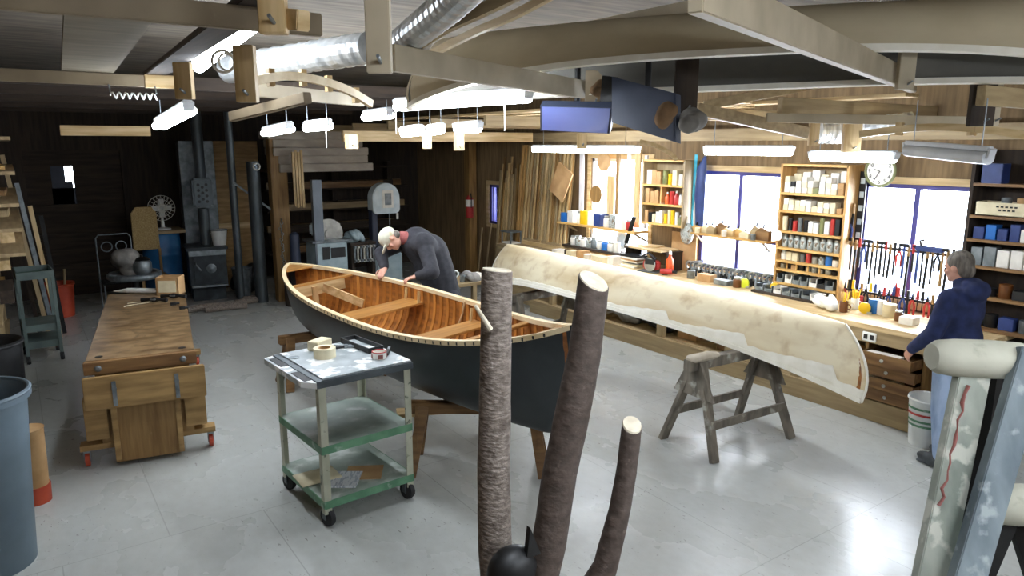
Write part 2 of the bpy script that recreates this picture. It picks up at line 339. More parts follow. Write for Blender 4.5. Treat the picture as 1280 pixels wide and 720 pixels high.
# ------------------------------------------------------------------ canoes
def cpt(t,u,L,W,D,Db,Ds,k=1.0,lift=0):
    a=abs(t); De=Db if t<0 else Ds
    w=W/2*(max(0,1-a**2.3))**.85
    g=D+(De-D)*a**3; kk=.03*a**4
    th=u*PI/2
    x=w*math.copysign(abs(math.sin(th))**.75,u) if u else 0
    zf=1-abs(math.cos(th))**.85 if abs(u)<1 else 1
    z=kk+(g-kk)*zf
    ins=.30*(1-zf)**2.2+.05*zf**3
    y=math.copysign(1,t)*(a*L/2-ins*a**10)
    if k!=1.0 or lift: x*=k; z=z+lift*(1-zf); 
    return Vector((x,y,z))
def canoe(name,label,loc,th,dims,hullm,inm,ribs,roll=0,ribm='cedar_rib',pitch=0,flip=False,gun='ash',seats=True,group=None,edge=None):
    L,W,D,Db,Ds=dims
    root=thing(name,label,'canoe',loc,0,group)
    root.rotation_euler=(Matrix.Rotation(th,3,'Z')@Matrix.Rotation(pitch,3,'X')@Matrix.Rotation(roll,3,'Y')@(Matrix.Rotation(PI,3,'Y') if flip else Matrix.Identity(3))).to_euler()
    nt_,nu=56,23
    def f(t,u,k=1.0,lift=0): return cpt(t,u,L,W,D,Db,Ds,k,lift)
    T=[-1+2*i/nt_ for i in range(nt_+1)]; U=[-1+2*j/(nu-1) for j in range(nu)]
    B().grid([[f(t,u) for u in U] for t in T]).build('hull',hullm,root,smooth=True)
    T2=[t*.985 for t in T]
    B().grid([[f(t,u,.97,.014) for u in U] for t in T2]).build('planking',inm,root,smooth=True)
    if ribs:
        n=ribs
        for i in range(n):
            t=-.9+1.8*i/(n-1); hw=.021/(L/2)
            G=[]
            for tt,k,lf in ((t-hw,.955,.022),(t+hw,.955,.022)):
                G.append([f(tt,u*.985,k,lf) for u in U])
            G=[[f(t-hw,u*.985,.968,.015) for u in U]]+G+[[f(t+hw,u*.985,.968,.015) for u in U]]
            B().grid(G).build('rib',ribm,root,smooth=False)
    for s in (-1,1):
        pts=[f(t,s)+Vector((s*.006,0,.0)) for t in T]
        b=B(); 
        # a square rail along the sheer
        G=[]
        for p,t in zip(pts,T):
            q=f(t,s*.9); n=Vector((s,0,0)); 
            G.append([p+Vector((s*.014,0,-.028)),p+Vector((s*.014,0,.008)),p+Vector((-s*.03,0,.008)),p+Vector((-s*.03,0,-.028))])
        b.grid(G,closed=True).build('gunwale',gun,root)
        if edge:
            # dark canvas edge notched along the rail
            for i in range(0): pass
    if seats:
        for t,wd,zz in ((.16,.30,.25),(-.30,.24,.25)):
            c=f(t,0); hw=max(abs(f(t,v/40).x) for v in range(41) if f(t,v/40).z<=D-.15)-.015
            for q in [1]:
                b=B().box((0,c.y,D-.15),(2*hw,wd,.02)); b.build('seat','seatwood',root,bev=.004)
            for s in (-1,1):
                for dy in (-wd/2+.03,wd/2-.03): B().bar((s*(hw-.05),c.y+dy,D-.15),(s*(hw-.03),c.y+dy,D-.03),.02,.02,(0,1,0)).build('seat_hanger','pine_z',root)
        for t in (-.62,.62):
            c=f(t,0); hw=abs(f(t,1).x); g=f(t,1).z
            B().box((0,c.y,g-.035),(2*hw-.02,.06,.02)).build('thwart','seatwood',root,bev=.003)
        for s in (-1,1):
            g=f(s*.93,1); G=[[Vector((x*abs(f(s*t,1).x)*.98,f(s*t,1).y,f(s*t,1).z-.01)) for x in (-1,0,1)] for t in (.86,.9,.94,.98)]
            B().grid(G).build('deck','seatwood',root,solid=.012)
    return root,f
# the dark green canoe on two sawhorses
c1,f1=canoe('wooden_canoe','dark green canvas covered wooden canoe standing upright with ribbed brown interior',(2.751,5.833,.563),.069,(4.865,1.02,.585,.855,.64),'canvas_green','cedar',40,roll=-.081)
# fitting frame inside the stern
hw=abs(f1(.66,1).x)-.03
b=B().bar((-hw,1.62,.47),(hw,1.62,.47),.02,.13,(0,0,1)); b.build('brace','pine_x',c1)
B().bar((-.05,1.62,.1),(-.05,1.6,.5),.06,.03,(0,1,0)).build('upright','pine_z',c1)
B().bar((.05,1.6,.47),(.3,1.2,.30),.02,.09,(0,0,1)).build('brace','pine_x',c1)
for t,s in ((-.2,1),(-.52,1)):                          # loose bent strips inside
    pts=[c1.matrix_basis.to_3x3().inverted()@Vector((0,0,0))+f1(t+.02*i,1-.11*i,.93,.03) for i in range(7)]
    B().tube(pts,.008,6).build('lashing_strip','ash',c1)
# dark notches under the near rail: rib heads showing through the open gunwale
for i in range(60):
    t=-.93+1.86*i/59; p=f1(t,-1)
    B().box((p.x-.014,p.y,p.z-.012),(.012,.024,.022)).build('rib_head','black',c1)
# the pale upside-down canoe
c2,f2=canoe('bark_canoe','long cream coloured canoe lying upside down on grey sawhorse',(5.297,5.33,1.237),.073,(4.998,.886,.369,.614,.614),'birch','cedar',0,roll=.142,pitch=.041,flip=True,seats=False,gun='canvas_white')
G=[]
for s in (-1,1):
    G=[]
    for i in range(97):
        t=-1+2*i/96; w=.07+.006*((i*7)%3)+(.15*max(0,((-t*3.3)%1)-.25) if t<-.05 else 0)
        G.append([f2(t,s*(1-w*k/3))*1.0+Vector((s*.004,0,-.0)) for k in range(4)])
    B().grid(G).build('canvas_edge','canvas_white',c2,smooth=True,solid=.003)
for e in (-1,1):
    G=[[f2(e*1.0,u)+Vector((dx,e*.004,0)) for dx in (-.012,.012)] for u in [k/12 for k in range(13)]]
    B().grid(G).build('stem_band','canvas_white',c2,solid=.012)

# ------------------------------------------------------------------ sawhorses
def sawhorse(label,loc,rz,length,h,m,foot,spread=.22,legx=None,pad=False,brace=True):
    r=thing('sawhorse',label,'sawhorse',(loc[0],loc[1],0),rz)
    B().box((0,0,h-.045),(length,.09,.09)).build('beam',m,r,bev=.005)
    legx=legx or (-length/2+.12,length/2-.12)
    for x in legx:
        sg=-1 if x<sum(legx)/2 else 1
        for s in (-1,1): B().bar((x,s*.03,h-.03),(x+sg*.09,s*spread,0.0),.085,.04,(0,1,0)).build('leg',m,r,bev=.003)
        B().prism([(-.06,h-.02),(.06,h-.02),(spread*.75,h-.32),(-spread*.75,h-.32)],-.012,.012,Matrix.Translation((x+sg*.05,0,0))@Matrix(((0,0,1,0),(1,0,0,0),(0,1,0,0),(0,0,0,1)))).build('gusset',m,r)
    if brace:
        z=h*.35
        for s in (-1,1): B().bar((legx[0]-.06,s*spread*.72,z),(legx[1]+.06,s*spread*.72,z),.025,.07).build('stretcher',m,r)
    if pad:
        for x in (legx[0],): B().tube([(x-.13,0,h+.0),(x-.1,0,h+.005),(x+.12,0,h+.005),(x+.2,0,h)],[.03,.06,.06,.04],12,flat=.6).build('pad','sawhorse_pad',r,smooth=True)
    return r
sawhorse('brown wooden sawhorse under the far end of the green canoe',(2.72,7.42),-.05,1.15,.56,'oak_x','x')
sawhorse('brown wooden sawhorse under the near end of the green canoe',(2.86,4.62),-.62,1.1,.545,'oak_x','x',brace=False)
t=thing('plank','yellowish plank leaning flat under the near end of green canoe','plank',(2.95,5.2,.29),-.35); B().box((0,0,0),(.95,.16,.03)).build('board','pine_x',t)
for x in (-.3,.3): B().box((x,0,-.15),(.05,.14,.28)).build('foot','oak_z',t)
sawhorse('weathered grey sawhorse with padded top under the cream canoe',(5.05,3.84),-.05,1.25,.80,'sawhorse','x',.3,(-.48,.30),True)
sawhorse('grey sawhorse under the far end of the cream canoe',(5.25,6.9),.07,1.1,.80,'sawhorse','x',.3)

# ------------------------------------------------------------------ rolling workbench, left
wb=thing('workbench','low rolling plywood workbench with worn brown top and end vise','workbench',(.92,7.60,0),R(-9))
B().box((0,0,.855),(.78,2.8,.09)).build('top','bench_top',wb,bev=.006)
B().box((0,-1.43,.85),(.80,.06,.1)).build('end_cap','oak_x',wb,bev=.004)
for x in (-.3,.3):
    B().lathe([(.028,0),(.028,.003)],(x,-1.3,.9),14).build('dog_hole','black',wb)
    B().lathe([(.02,0),(.026,.008),(.012,.015)],(x,-1.46,.85),10,axis=(0,-1,0)).build('bolt','steel',wb)
B().box((.02,-1.52,.67),(.86,.05,.26)).build('vise_jaw','ply',wb,bev=.006)
for x in (-.2,.24):
    B().cyl((x,-1.55,.70),(x,-1.2,.70),.018).build('vise_screw','steel',wb)
    B().box((x,-1.552,.66),(.03,.012,.2)).build('screw_plate','steel',wb,bev=.003)
B().box((0,.02,.5),(.68,2.72,.62)).build('cabinet','oak_z',wb,bev=.004)
B().box((0,-1.36,.30),(.5,.1,.52)).build('end_drawer','oak_z',wb,bev=.004)
for x in (-.23,.23): B().box((x,-1.42,.32),(.04,.03,.5)).build('drawer_stile','ply',wb)
for x in (-.36,.36): B().box((x,-1.3,.42),(.16,.2,.34)).build('side_board','ply',wb,bev=.003)
B().box((-.375,.4,.62),(.02,.9,.3)).build('side_panel','dark_y',wb)
for y in (-1.28,1.25): B().box((0,y,.17),(1.0,.12,.045)).build('axle_board','ply',wb)
for x in (-.46,.46):
    for y in (-1.28,1.25):
        c=B().box((x,y,.135),(.05,.06,.03)).box((x-.022,y,.09),(.006,.05,.09)).box((x+.022,y,.09),(.006,.05,.09)).build('caster','steel',wb)
        B().lathe([(.03,-.018),(.058,-.015),(.058,.015),(.03,.018)],(x,y,.058),16,axis=(1,0,0)).build('wheel','redplastic',c)
def wbp(x,y,z=.9): 
    c,s=math.cos(R(-9)),math.sin(R(-9)); return (.92+c*x-s*y,7.60+s*x+c*y,z)
t=thing('caulking_tube','long white tube with pointed nozzle lying across workbench far end','tube',wbp(-.02,1.30),R(-38))
B().cyl((-.2,0,.032),(.32,0,.032),.03).build('barrel','whiteplastic',t,smooth=True)
B().cyl((-.2,0,.032),(-.36,0,.02),.026,.006).build('nozzle','white',t)
t=thing('box','open cardboard box printed yellow at far right corner of workbench','box',wbp(.25,1.16),R(-30))
B().box((0,0,.005),(.24,.2,.01)).box((-.115,0,.1),(.01,.2,.2)).box((.115,0,.1),(.01,.2,.2)).box((0,-.095,.1),(.24,.01,.2)).box((0,.095,.1),(.24,.01,.2)).build('carton','cardboard',t)
B().box((.0,-.102,.1),(.19,.004,.13)).build('printed_label','cream',t)
for i,(x,y,l) in enumerate([(.08,.74,'black handled spokeshave lying left of another on the workbench'),(.27,.86,'black handled spokeshave lying right, nearest the cardboard box')]):
    t=thing('spokeshave',l,'tool',wbp(x,y),R(-38))
    B().tube([(-.14,0,.025),(-.06,.01,.03),(0,0,.03),(.06,.01,.03),(.14,0,.025)],[.022,.016,.03,.016,.022],10).build('handle','black',t,smooth=True)
    B().box((0,-.012,.035),(.06,.04,.015)).build('blade','steel',t,bev=.003)
tag(B().tube([(0,0,.006),(.1,.05,.006),(.22,.03,.012),(.3,.1,.006),(.2,.16,.006),(.05,.14,.006)],.004,6).build('wire','cream',loc=wbp(-.2,.62)),'loose pale wire curling over the middle of the workbench','wire')
for x,y,l in ((.26,.5,'small dark metal fitting on workbench below the spokeshaves'),(.34,.25,'tiny black clip on the right edge of the workbench')):
    tag(B().box((0,0,.015),(.05,.03,.03)).cyl((.02,0,.015),(.06,.01,.015),.012).build('metal_fitting','iron',loc=wbp(x,y)),l,'fitting')

# ------------------------------------------------------------------ steel cart, front
HT=1.05
ct=thing('rolling_cart','three tier cream and green steel cart with spattered grey top','cart',(1.78,4.77,0),R(4))
B().box((.03,0,HT-.03),(.72,.78,.05)).build('top_rim','greyedge',ct,bev=.006)
B().box((.05,0,HT),(.66,.74,.01)).build('top_plate','cart_top',ct)
B().prism([(-.33,-.39),(-.4,-.30),(-.4,.36),(-.33,.39)],HT-.05,HT-.01).build('handle_ledge','cart_top',ct)
for y in (-.2,.2): B().box((-.355,y,HT-.008),(.05,.22,.004)).build('ledge_slot','black',ct)
for z,nm in ((.58,'middle_shelf'),(.19,'lower_shelf')):
    s=B().box((.03,0,z),(.68,.74,.012)).build(nm,'cart_shelf',ct)
    e=B()
    for x in (-.31,.37): e.box((x,0,z-.022),(.012,.75,.055))
    for y in (-.37,.37): e.box((.03,y,z-.022),(.68,.012,.055))
    e.build('shelf_lip','green_paint',s)
for x in (-.31,.37):
    for y in (-.37,.37):
        sx=1 if x<0 else -1; sy=1 if y<0 else -1
        B().box((x,y+sy*.022,.56),(.008,.05,.92)).box((x+sx*.022,y,.56),(.05,.008,.92)).build('leg','cream_paint',ct)
        c=B().box((x+sx*.03,y+sy*.03,.145),(.06,.06,.02)).box((x+sx*.03-.028,y+sy*.03,.1),(.008,.045,.09)).box((x+sx*.03+.028,y+sy*.03,.1),(.008,.045,.09)).build('caster','greyedge',ct)
        B().lathe([(.03,-.02),(.062,-.018),(.066,0),(.062,.018),(.03,.02)],(x+sx*.03,y+sy*.03,.066),18,axis=(1,.25,0)).build('wheel','rubber',c,smooth=True)
def ctp(x,y,z=HT+.005):
    c,s=math.cos(R(4)),math.sin(R(4)); return (1.78+c*x-s*y,4.77+s*x+c*y,z)
b=B()
prof=[(.05,0),(.062,0),(.062,.055),(.05,.055)]
tp=thing('tape_roll','cream roll of masking tape on the cart top','tape roll',ctp(-.06,.08))
rg=[[Vector((r*math.cos(2*PI*k/28),r*math.sin(2*PI*k/28),z)) for k in range(29)] for r,z in [(.045,0),(.078,0),(.078,.07),(.045,.07),(.045,0)]]
B().grid(rg).build('tape','cream',tp,smooth=True)
rg=[[Vector((r*math.cos(2*PI*k/28),r*math.sin(2*PI*k/28),z)) for k in range(29)] for r,z in [(.040,.002),(.0449,.002),(.0449,.071),(.040,.071),(.040,.002)]]
B().grid(rg).build('core','cardboard',tp,smooth=True)
tag(B().box((0,0,.035),(.16,.1,.07)).build('wood_block','cream',loc=ctp(.0,.3),rz=R(30),bev=.004),'pale wooden block behind tape roll on cart','block')
t=thing('pliers','open pliers with dark handles behind the tape roll on cart','pliers',ctp(.16,.2),R(-20))
for s in (-1,1):
    B().tube([(-.16,s*.03,.012),(-.08,s*.022,.012),(0,0,.012)],[.01,.011,.009],8).build('handle','black',t,smooth=True)
    B().tube([(0,0,.012),(.05,s*.014,.012),(.1,s*.006,.012)],[.012,.01,.004],8).build('jaw','steel',t,smooth=True)
B().lathe([(.016,0),(.016,.026)],(0,0,0),12).build('rivet','steel',t)
t=thing('tool_tray','long shallow black edged tray on the right side of cart top','tray',ctp(.27,.16),R(8))
B().box((0,0,.004),(.12,.4,.008)).build('base','cart_top',t)
B().box((-.06,0,.02),(.008,.4,.04)).box((.06,0,.02),(.008,.4,.04)).box((0,.2,.02),(.12,.008,.04)).box((0,-.2,.02),(.12,.008,.04)).build('rim','black',t)
t=thing('tin','small red and white open tin at front right of cart top','tin',ctp(.23,-.19))
B().lathe([(.05,0),(.052,.002),(.052,.05),(.048,.05),(.046,.006)],(0,0,0),22).build('body','white',t,smooth=True)
B().torus((0,0,.05),.05,.004).build('rim','redp',t,smooth=True)
for k in range(4): B().box((.0525*math.cos(k*1.57+2.9),.0525*math.sin(k*1.57+2.9),.022),(.004,.035,.03),rz=k*1.57+2.9).build('printed_panel','red_paint',t)
t=thing('knife','short black handled knife beside red tin on cart','knife',ctp(.33,-.13),R(60))
B().box((0,0,.012),(.12,.025,.02)).build('handle','black',t,bev=.004); B().box((.1,0,.012),(.09,.018,.003)).build('blade','steel',t)
tag(B().lathe([(.035,0),(.04,.003),(.0,.004)],(0,0,0),16).build('lid','galv',loc=ctp(-.24,.2)),'round dark metal lid left of tape roll','lid')
t=thing('newspaper','printed white newspaper lying on the lower shelf of the cart','newspaper',ctp(-.06,-.16,.197),R(-35)); B().box((0,0,.006),(.2,.24,.012)).build('pages','paper',t)
tag(B().box((0,0,.004),(.26,.22,.006)).build('envelope','cardboard',loc=ctp(.1,-.14,.197),rz=R(-30)),'brown envelope beside newspaper on cart lower shelf','envelope')
g=[[Vector((x*.09,y*.07,.012+.025*random.random()*(1 if abs(x)<2 and abs(y)<2 else .2))) for y in range(-2,3)] for x in range(-2,3)]
tag(B().grid([[p*.8 for p in r] for r in g]).build('cloth','cream',loc=ctp(-.2,.0,.197),smooth=True,solid=.006),'crumpled pale cloth on left of cart lower shelf','cloth')

# ------------------------------------------------------------------ forked branches in the foreground
st=thing('forked_trunk','grey brown forked tree trunk with three sawn branches in foreground','tree trunk',(.74,1.08,0))
def loc(p,o): return Vector(p)-Vector(o.location)
fork=Vector((.74,1.08,1.38))
def branch(pix,rad,m,name='branch',tilt=.3,side=0):
    pts=[at(*p) for p in pix]+[fork]; rad=rad+[rad[-1]*1.0]
    # densify
    P=[];Q=[]
    for i in range(len(pts)-1):
        for k in range(6):
            f=k/6; P.append(pts[i].lerp(pts[i+1],f)); Q.append(rad[i]*(1-f)+rad[i+1]*f)
    P.append(pts[-1]);Q.append(rad[-1])
    o=B().tube([loc(p,st) for p in P],Q,20,noise=.02).build(name,m,st,smooth=True)
    d=(P[0]-P[1]).normalized(); p0=loc(P[0],st); away=(Vector((fw.x,fw.y,0)).normalized()-rt*side)
    for v in o.data.vertices[:20]: v.co+=d*((v.co-p0).dot(away)*tilt)
    e=B().lathe([(Q[0]*.95,-.001),(Q[0]*.92,.003),(.001,.003)],p0,20,axis=d).build('sawn_end','endgrain',o)
    for v in e.data.vertices: v.co+=d*((v.co-p0).dot(away)*tilt)
    return o
branch([(621,338,1.5),(619,480,1.5),(617,600,1.5),(619,690,1.5)],[.0325,.033,.0345,.0355],'bark',tilt=.12,side=.6)
branch([(742,352,1.5),(731,440,1.5),(719,500,1.5),(700,590,1.5),(686,680,1.5)],[.033,.0345,.037,.036,.036],'barkdark',tilt=.55,side=.5)
branch([(790,532,1.5),(783,590,1.5),(774,640,1.5),(756,710,1.5)],[.021,.0215,.0225,.026],'barkdark',tilt=.7)
B().tube([(0,0,0),(0,0,.7),(0,0,1.3),(0,0,1.42)],[.07,.062,.06,.05],18,noise=.03).build('trunk','bark',st,smooth=True)
B().cyl(loc(at(613,412,1.46),st),loc(at(594,382,1.44),st),.006,.004,8).build('twig','endgrain',st)
k=thing('clamp','black plastic clamp wedged in the fork of the branches','clamp',at(640,712,1.44))
B().ell((0,0,0),(.055,.04,.05)).build('body','black',k,smooth=True)
B().prism([(-.012,0),(.022,.0),(-.004,.065)],-.006,.006,Matrix.Translation((.03,-.02,.03))@Matrix(((1,0,0,0),(0,0,1,0),(0,1,0,0),(0,0,0,1)))).build('fin','black',k)

# ------------------------------------------------------------------ padded stands, lower right
def ground(a,b):
    d=b-a; return a+d*((0-a.z)/d.z)
p0=at(1172,446,2.3); p1=at(1292,452,2.3)
ps=thing('padded_stand','tall padded canoe stand with paint smeared legs in right foreground','stand',(p0.x,p0.y,0))
ax=(p1-p0).normalized()
q=[p0-ax*.02,p0,p0+ax*.05,(p0+p1)/2,p1-ax*.05,p1]
B().tube([loc(v,ps) for v in q],[.045,.06,.067,.069,.066,.055],18,noise=.02,flat=.9).build('pad','pad',ps,smooth=True)
for a,b_,m,wd in ((at(1216,462,2.3),at(1168,700,2.22),'paintwood',.10),(at(1290,440,2.25),at(1215,700,2.15),'paintwood2',.095),):
    g=ground(a,b_); B().bar(loc(a,ps),loc(g,ps),wd,.04,fw).build('leg',m,ps,bev=.003)
a=at(1200,470,2.31);b_=at(1150,700,2.24); 
random.seed(77); qs=[at(1209-34*i/14+random.uniform(-3,3),482+150*i/14,2.262-.06*i/14) for i in range(15)]
B().tube([loc(v,ps) for v in qs],[random.uniform(.002,.008) for v in qs],6,flat=.5).build('paint_smear','red_paint',ps)
for px,d in ((1240,2.46),(1262,2.5)):
    a=at(px,470,d); B().bar(loc(a,ps),loc(Vector((a.x,a.y,0)),ps),.05,.05).build('post','iron',ps)
p0=at(1238,630,2.5); p1=at(1330,632,2.5)
p2=thing('padded_stand','shorter padded stand with black legs at the lower right corner','stand',(p0.x,p0.y,0))
B().tube([loc(v,p2) for v in (p0-ax*.02,p0,p0.lerp(p1,.3),p1)],[.05,.065,.072,.07],16,noise=.02).build('pad','pad',p2,smooth=True)
for a,b_ in ((at(1262,650,2.5),at(1232,720,2.46)),(at(1268,650,2.56),at(1290,720,2.56)),(at(1320,650,2.5),at(1345,720,2.46))):
    B().bar(loc(a,p2),loc(ground(a,b_),p2),.045,.03,fw).build('leg','iron',p2)
# ------------------------------------------------------------------ overhead
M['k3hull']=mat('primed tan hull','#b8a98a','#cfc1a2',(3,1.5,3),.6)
M['k3in']=mat('shaded grey canoe lining','#57554f','#6a675f',(3,1.5,3),.7)  # even grey lining colour, no ribs drawn
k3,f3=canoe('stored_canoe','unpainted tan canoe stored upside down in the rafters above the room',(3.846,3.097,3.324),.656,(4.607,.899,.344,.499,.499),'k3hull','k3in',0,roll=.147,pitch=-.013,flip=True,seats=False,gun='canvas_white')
def beam(name,label,p0,p1,w,h,m,cat='beam',group=None,end=None):
    p0=Vector(p0);p1=Vector(p1); c=(p0+p1)/2
    o=B().bar(p0-c,p1-c,w,h).build(name,m,loc=c,bev=.004); return tag(o,label,cat,group)
beam('tie_beam','wide dark tie beam crossing the upper left corner of the ceiling',(XL,2.74,2.985),(1.02,2.74,2.985),.04,.08,'rafter_dim')
beam('tie_beam','tie beam with bright sawn end left of the hanging ceiling lamp',(XL,5.85,2.99),(.86,5.85,2.99),.04,.08,'rafter_dim')
a=aty(75,163,8.6);b_=aty(188,167,8.6); beam('tie_beam','short yellowish beam above the dark doorway',(a.x,8.6,a.z),(b_.x,8.6,a.z),.06,.1,'pine_x')
a=aty(428,170,9.3);b_=aty(625,182,9.3); beam('tie_beam','long pale beam over the far end behind the round lamps',(a.x,9.3,a.z),(b_.x+.6,9.3,a.z),.06,.14,'pine_x')
beam('roof_brace','tan brace running right from the bolted hanger block in ceiling centre',at(488,72,3.3),at(728,112,5.0),.05,.12,'rafter')
beam('roof_brace','large tan brace slanting down across the upper right of the ceiling',atz(870,-14,2.98),atz(1142,104,2.98),.05,.13,'rafter')
beam('roof_brace','horizontal grey beam above the right hand lamps',at(958,147,5.6),at(1224,152,5.4),.05,.07,'rafter')
beam('roof_brace','brown beam end under the television on the right',at(870,136,5.4),at(1008,166,5.9),.06,.09,'oldpine_y')
beam('roof_brace','dim tan brace below the bent cream strip at ceiling left',at(318,112,4.2),at(452,126,5.2),.05,.08,'rafter')
beam('roof_brace','low tan brace running under it towards the left lamps',at(290,146,4.6),at(385,122,4.0),.05,.06,'rafter_dim')
beam('roof_brace','straight rafter brace behind the stored tan canoe at top centre',at(560,72,5.6),at(960,-8,4.2),.05,.1,'rafter')
beam('roof_brace','rough brace in the dark roof at right below the stored canoe',at(880,132,6.4),at(1090,92,6.2),.05,.08,'oldpine_y')
# wall plate and joists along the right wall
beam('wall_plate','long timber plate resting along the top of the right wall',(XR-.12,1.5,2.66),(XR-.12,14.1,2.66),.16,.14,'oldpine_y')
for i in range(9):
    y=2.1+i*1.4
    beam('ceiling_joist','%s ceiling joist from the right, above the window wall'%ORD[i],(4.9,y,2.84),(7.28,y,2.84),.05,.12,'oldpine_x','joist','joists over the window wall')
for i,(x,y0,y1,z) in enumerate([(5.9,4.6,9.5,2.95),(6.25,3.2,8.2,2.95),(6.6,5.1,10.2,2.95),(5.4,7.0,11.5,2.95)]):
    beam('stored_board','%s of the long boards stored on joists by window wall, counted from room side'%('second','third','fourth','first')[i],(x,y0,z),(x,y1,z),.22,.03,'pine_y','board','boards stored on the joists')
for i in range(5):
    y=7.4+i*1.5
    beam('ceiling_joist','%s ceiling joist from the camera, over the far half of the room'%ORD[i],(XL,y,3.1),(4.9,y,3.1),.05,.12,'dark_x','joist','joists over the far half')
beam('beam_end','bright sawn beam end at the tip of the second left tie beam',(.862,5.85,2.99),(1.1,5.85,2.99),.05,.09,'pine_x')
# panels over the left side
def slab(name,label,pts,th,m,cat):
    c=sum(pts,Vector())/len(pts); n=(pts[1]-pts[0]).cross(pts[2]-pts[0]).normalized()
    b=B(); a=[b.bm.verts.new(p-c-n*th/2) for p in pts]; d=[b.bm.verts.new(p-c+n*th/2) for p in pts]; k=len(pts)
    b.bm.faces.new(a[::-1]); b.bm.faces.new(d)
    for i in range(k): b.bm.faces.new((a[i],a[(i+1)%k],d[(i+1)%k],d[i]))
    o=b.build(name,m,loc=c); return tag(o,label,cat) if label else o
M['greyply']=mat('grey brown panel','#736a58','#877d69',(3,12,3),.7)
slab('plywood_sheet','grey tan panel resting across the two left tie beams',[Vector((.2,2.6,3.042)),Vector((.5,2.6,3.042)),Vector((.68,5.98,3.048)),Vector((.37,5.98,3.048))],.03,'greyply','panel')
slab('plywood_sheet','dark plank panel at the far left under the roof',[Vector((-.65,2.0,3.041)),Vector((-.15,2.0,3.041)),Vector((.0,6.3,3.05)),Vector((-.6,6.3,3.05))],.03,'dark_y','panel')
beam('stored_board','dark plank lying over tie beams right of the grey tan panel',(.78,2.6,3.042),(.95,6.0,3.05),.14,.03,'dark_y','board')
# vertical hanger posts
HANG=[(475,-20,92,2.2,30,'steel-bolted wide hanger post in the centre of the ceiling'),(232,80,124,3.6,21,'short pale hanger post at far end of the hanging lamp'),
(310,60,128,3.0,25,'pale hanger post between ceiling lamp and foil duct'),(343,-20,43,2.2,33,'pale hanger post at the top holding a beam end'),
(856,76,142,4.6,28,'dark hanger post right of the television'),(742,90,132,5.2,22,'brown hanger post left of the television'),
(1130,38,112,4.4,20,'tan hanger post at the end of the large slanting brace'),(1224,78,158,4.6,30,'dark hanger post near the top right corner'),(1240,74,157,4.7,12,'thin tan hanger post near top right corner'),
(1016,150,182,6.0,12,'small pale post left of the ribbed duct on the right'),(1063,148,190,6.0,22,'small pale post right of the ribbed duct'),
(534,163,186,7.2,11,'small pale block post below the round lamps, left'),(574,166,188,7.2,13,'small pale block post below the round lamps, right'),(440,168,186,7.6,16,'stubby pale post left over the white boards'),(727,168,186,6.4,12,'small pale post above the window lamp')]
for px,y0,y1,d,w,l in HANG:
    a=at(px,y1,d); b_=at(px,y0,d); top=min(ZC,a.z+(y1-y0)*d/900)
    if px in(475,343): top=ZC-.02
    wd=w*d/900; c=Vector((a.x,a.y,(a.z+top)/2))
    r=thing('hanger_post',l,'post',(a.x,a.y,a.z),-yaw)
    B().box((0,0,(top-a.z)/2),(wd,.045,top-a.z)).build('post','pine_z' if 'pale' in l else ('dark_z' if 'dark' in l else ('rafter_dim' if 'brown' in l else 'rafter')),r,bev=.003)
    for k in (.03,): B().lathe([(.006,0),(.006,.05)],(wd*.1,-.02,k),8,axis=(0,-1,.3)).build('bolt','steel',r)
beam('beam_end','bright sawn beam end poking out beside top left hanger post',at(335,22,2.28),at(380,26,2.18),.05,.06,'pine_x')
# bent strips hung in the rafters
def strip(name,label,pix,w,h,m,cat='strip',blocks=0):
    pts=[at(*p) for p in pix]; P=[]
    for i in range(len(pts)-1):
        p0=pts[max(i-1,0)];p1=pts[i];p2=pts[i+1];p3=pts[min(i+2,len(pts)-1)]
        for k in range(6):
            t=k/6; P.append(.5*((2*p1)+(p2-p0)*t+(2*p0-5*p1+4*p2-p3)*t*t+(3*p1-p0-3*p2+p3)*t**3))
    P.append(pts[-1]); c=P[len(P)//2].copy()
    r=thing(name,label,cat,c); b=B(); G=[]
    for i,p in enumerate(P):
        d=(P[min(i+1,len(P)-1)]-P[max(i-1,0)]).normalized(); x=d.cross(Vector((0,0,1))).normalized(); z=x.cross(d)
        G.append([p-c+x*sx*w/2+z*sz*h/2 for sx,sz in ((-1,-1),(1,-1),(1,1),(-1,1))])
    b.grid(G,closed=True).build('rail',m,r)
    for k in range(blocks):
        p=P[int((k+.7)*len(P)/(blocks+.5))%len(P)]-c; B().box(p+Vector((0,.02,.0)),(.03,.05,.09)).build('spacer_block','pine_z',r)
    return r
strip('bent_strip','arched cream bent strip with small blocks, under the foil duct',[(300,108,3.6),(322,100,3.7),(360,95,3.9),(400,101,4.1),(435,113,4.3),(464,130,4.5)],.03,.045,'ash','strip',5)
strip('bent_strip','golden bent strip arching along the far right under the roof',[(1075,168,5.4),(1120,162,5.2),(1170,159,5.0),(1230,162,4.8),(1300,172,4.6)],.03,.05,'pine_y','strip',2)
strip('bent_strip','grey bent strip sweeping up right beside the foil duct',[(505,68,3.6),(550,38,3.3),(600,14,3.0),(650,-10,2.8)],.03,.05,'oldpine_y')
strip('bent_strip','thin bent strip right next to it, rising to the top edge',[(530,72,4.0),(590,42,3.7),(640,20,3.4),(700,-12,3.1)],.03,.035,'pine_y')
strip('bent_strip','faint bent strip in the dark roof above right hand lamps',[(960,116,6.6),(1040,102,6.4),(1110,98,6.2),(1200,100,6.0)],.03,.04,'oldpine_y')
strip('bent_strip','short curved strip dropping beside the shelf of cans',[(800,177,6.6),(822,183,6.6),(838,192,6.6),(846,200,6.6)],.03,.04,'pine_y')
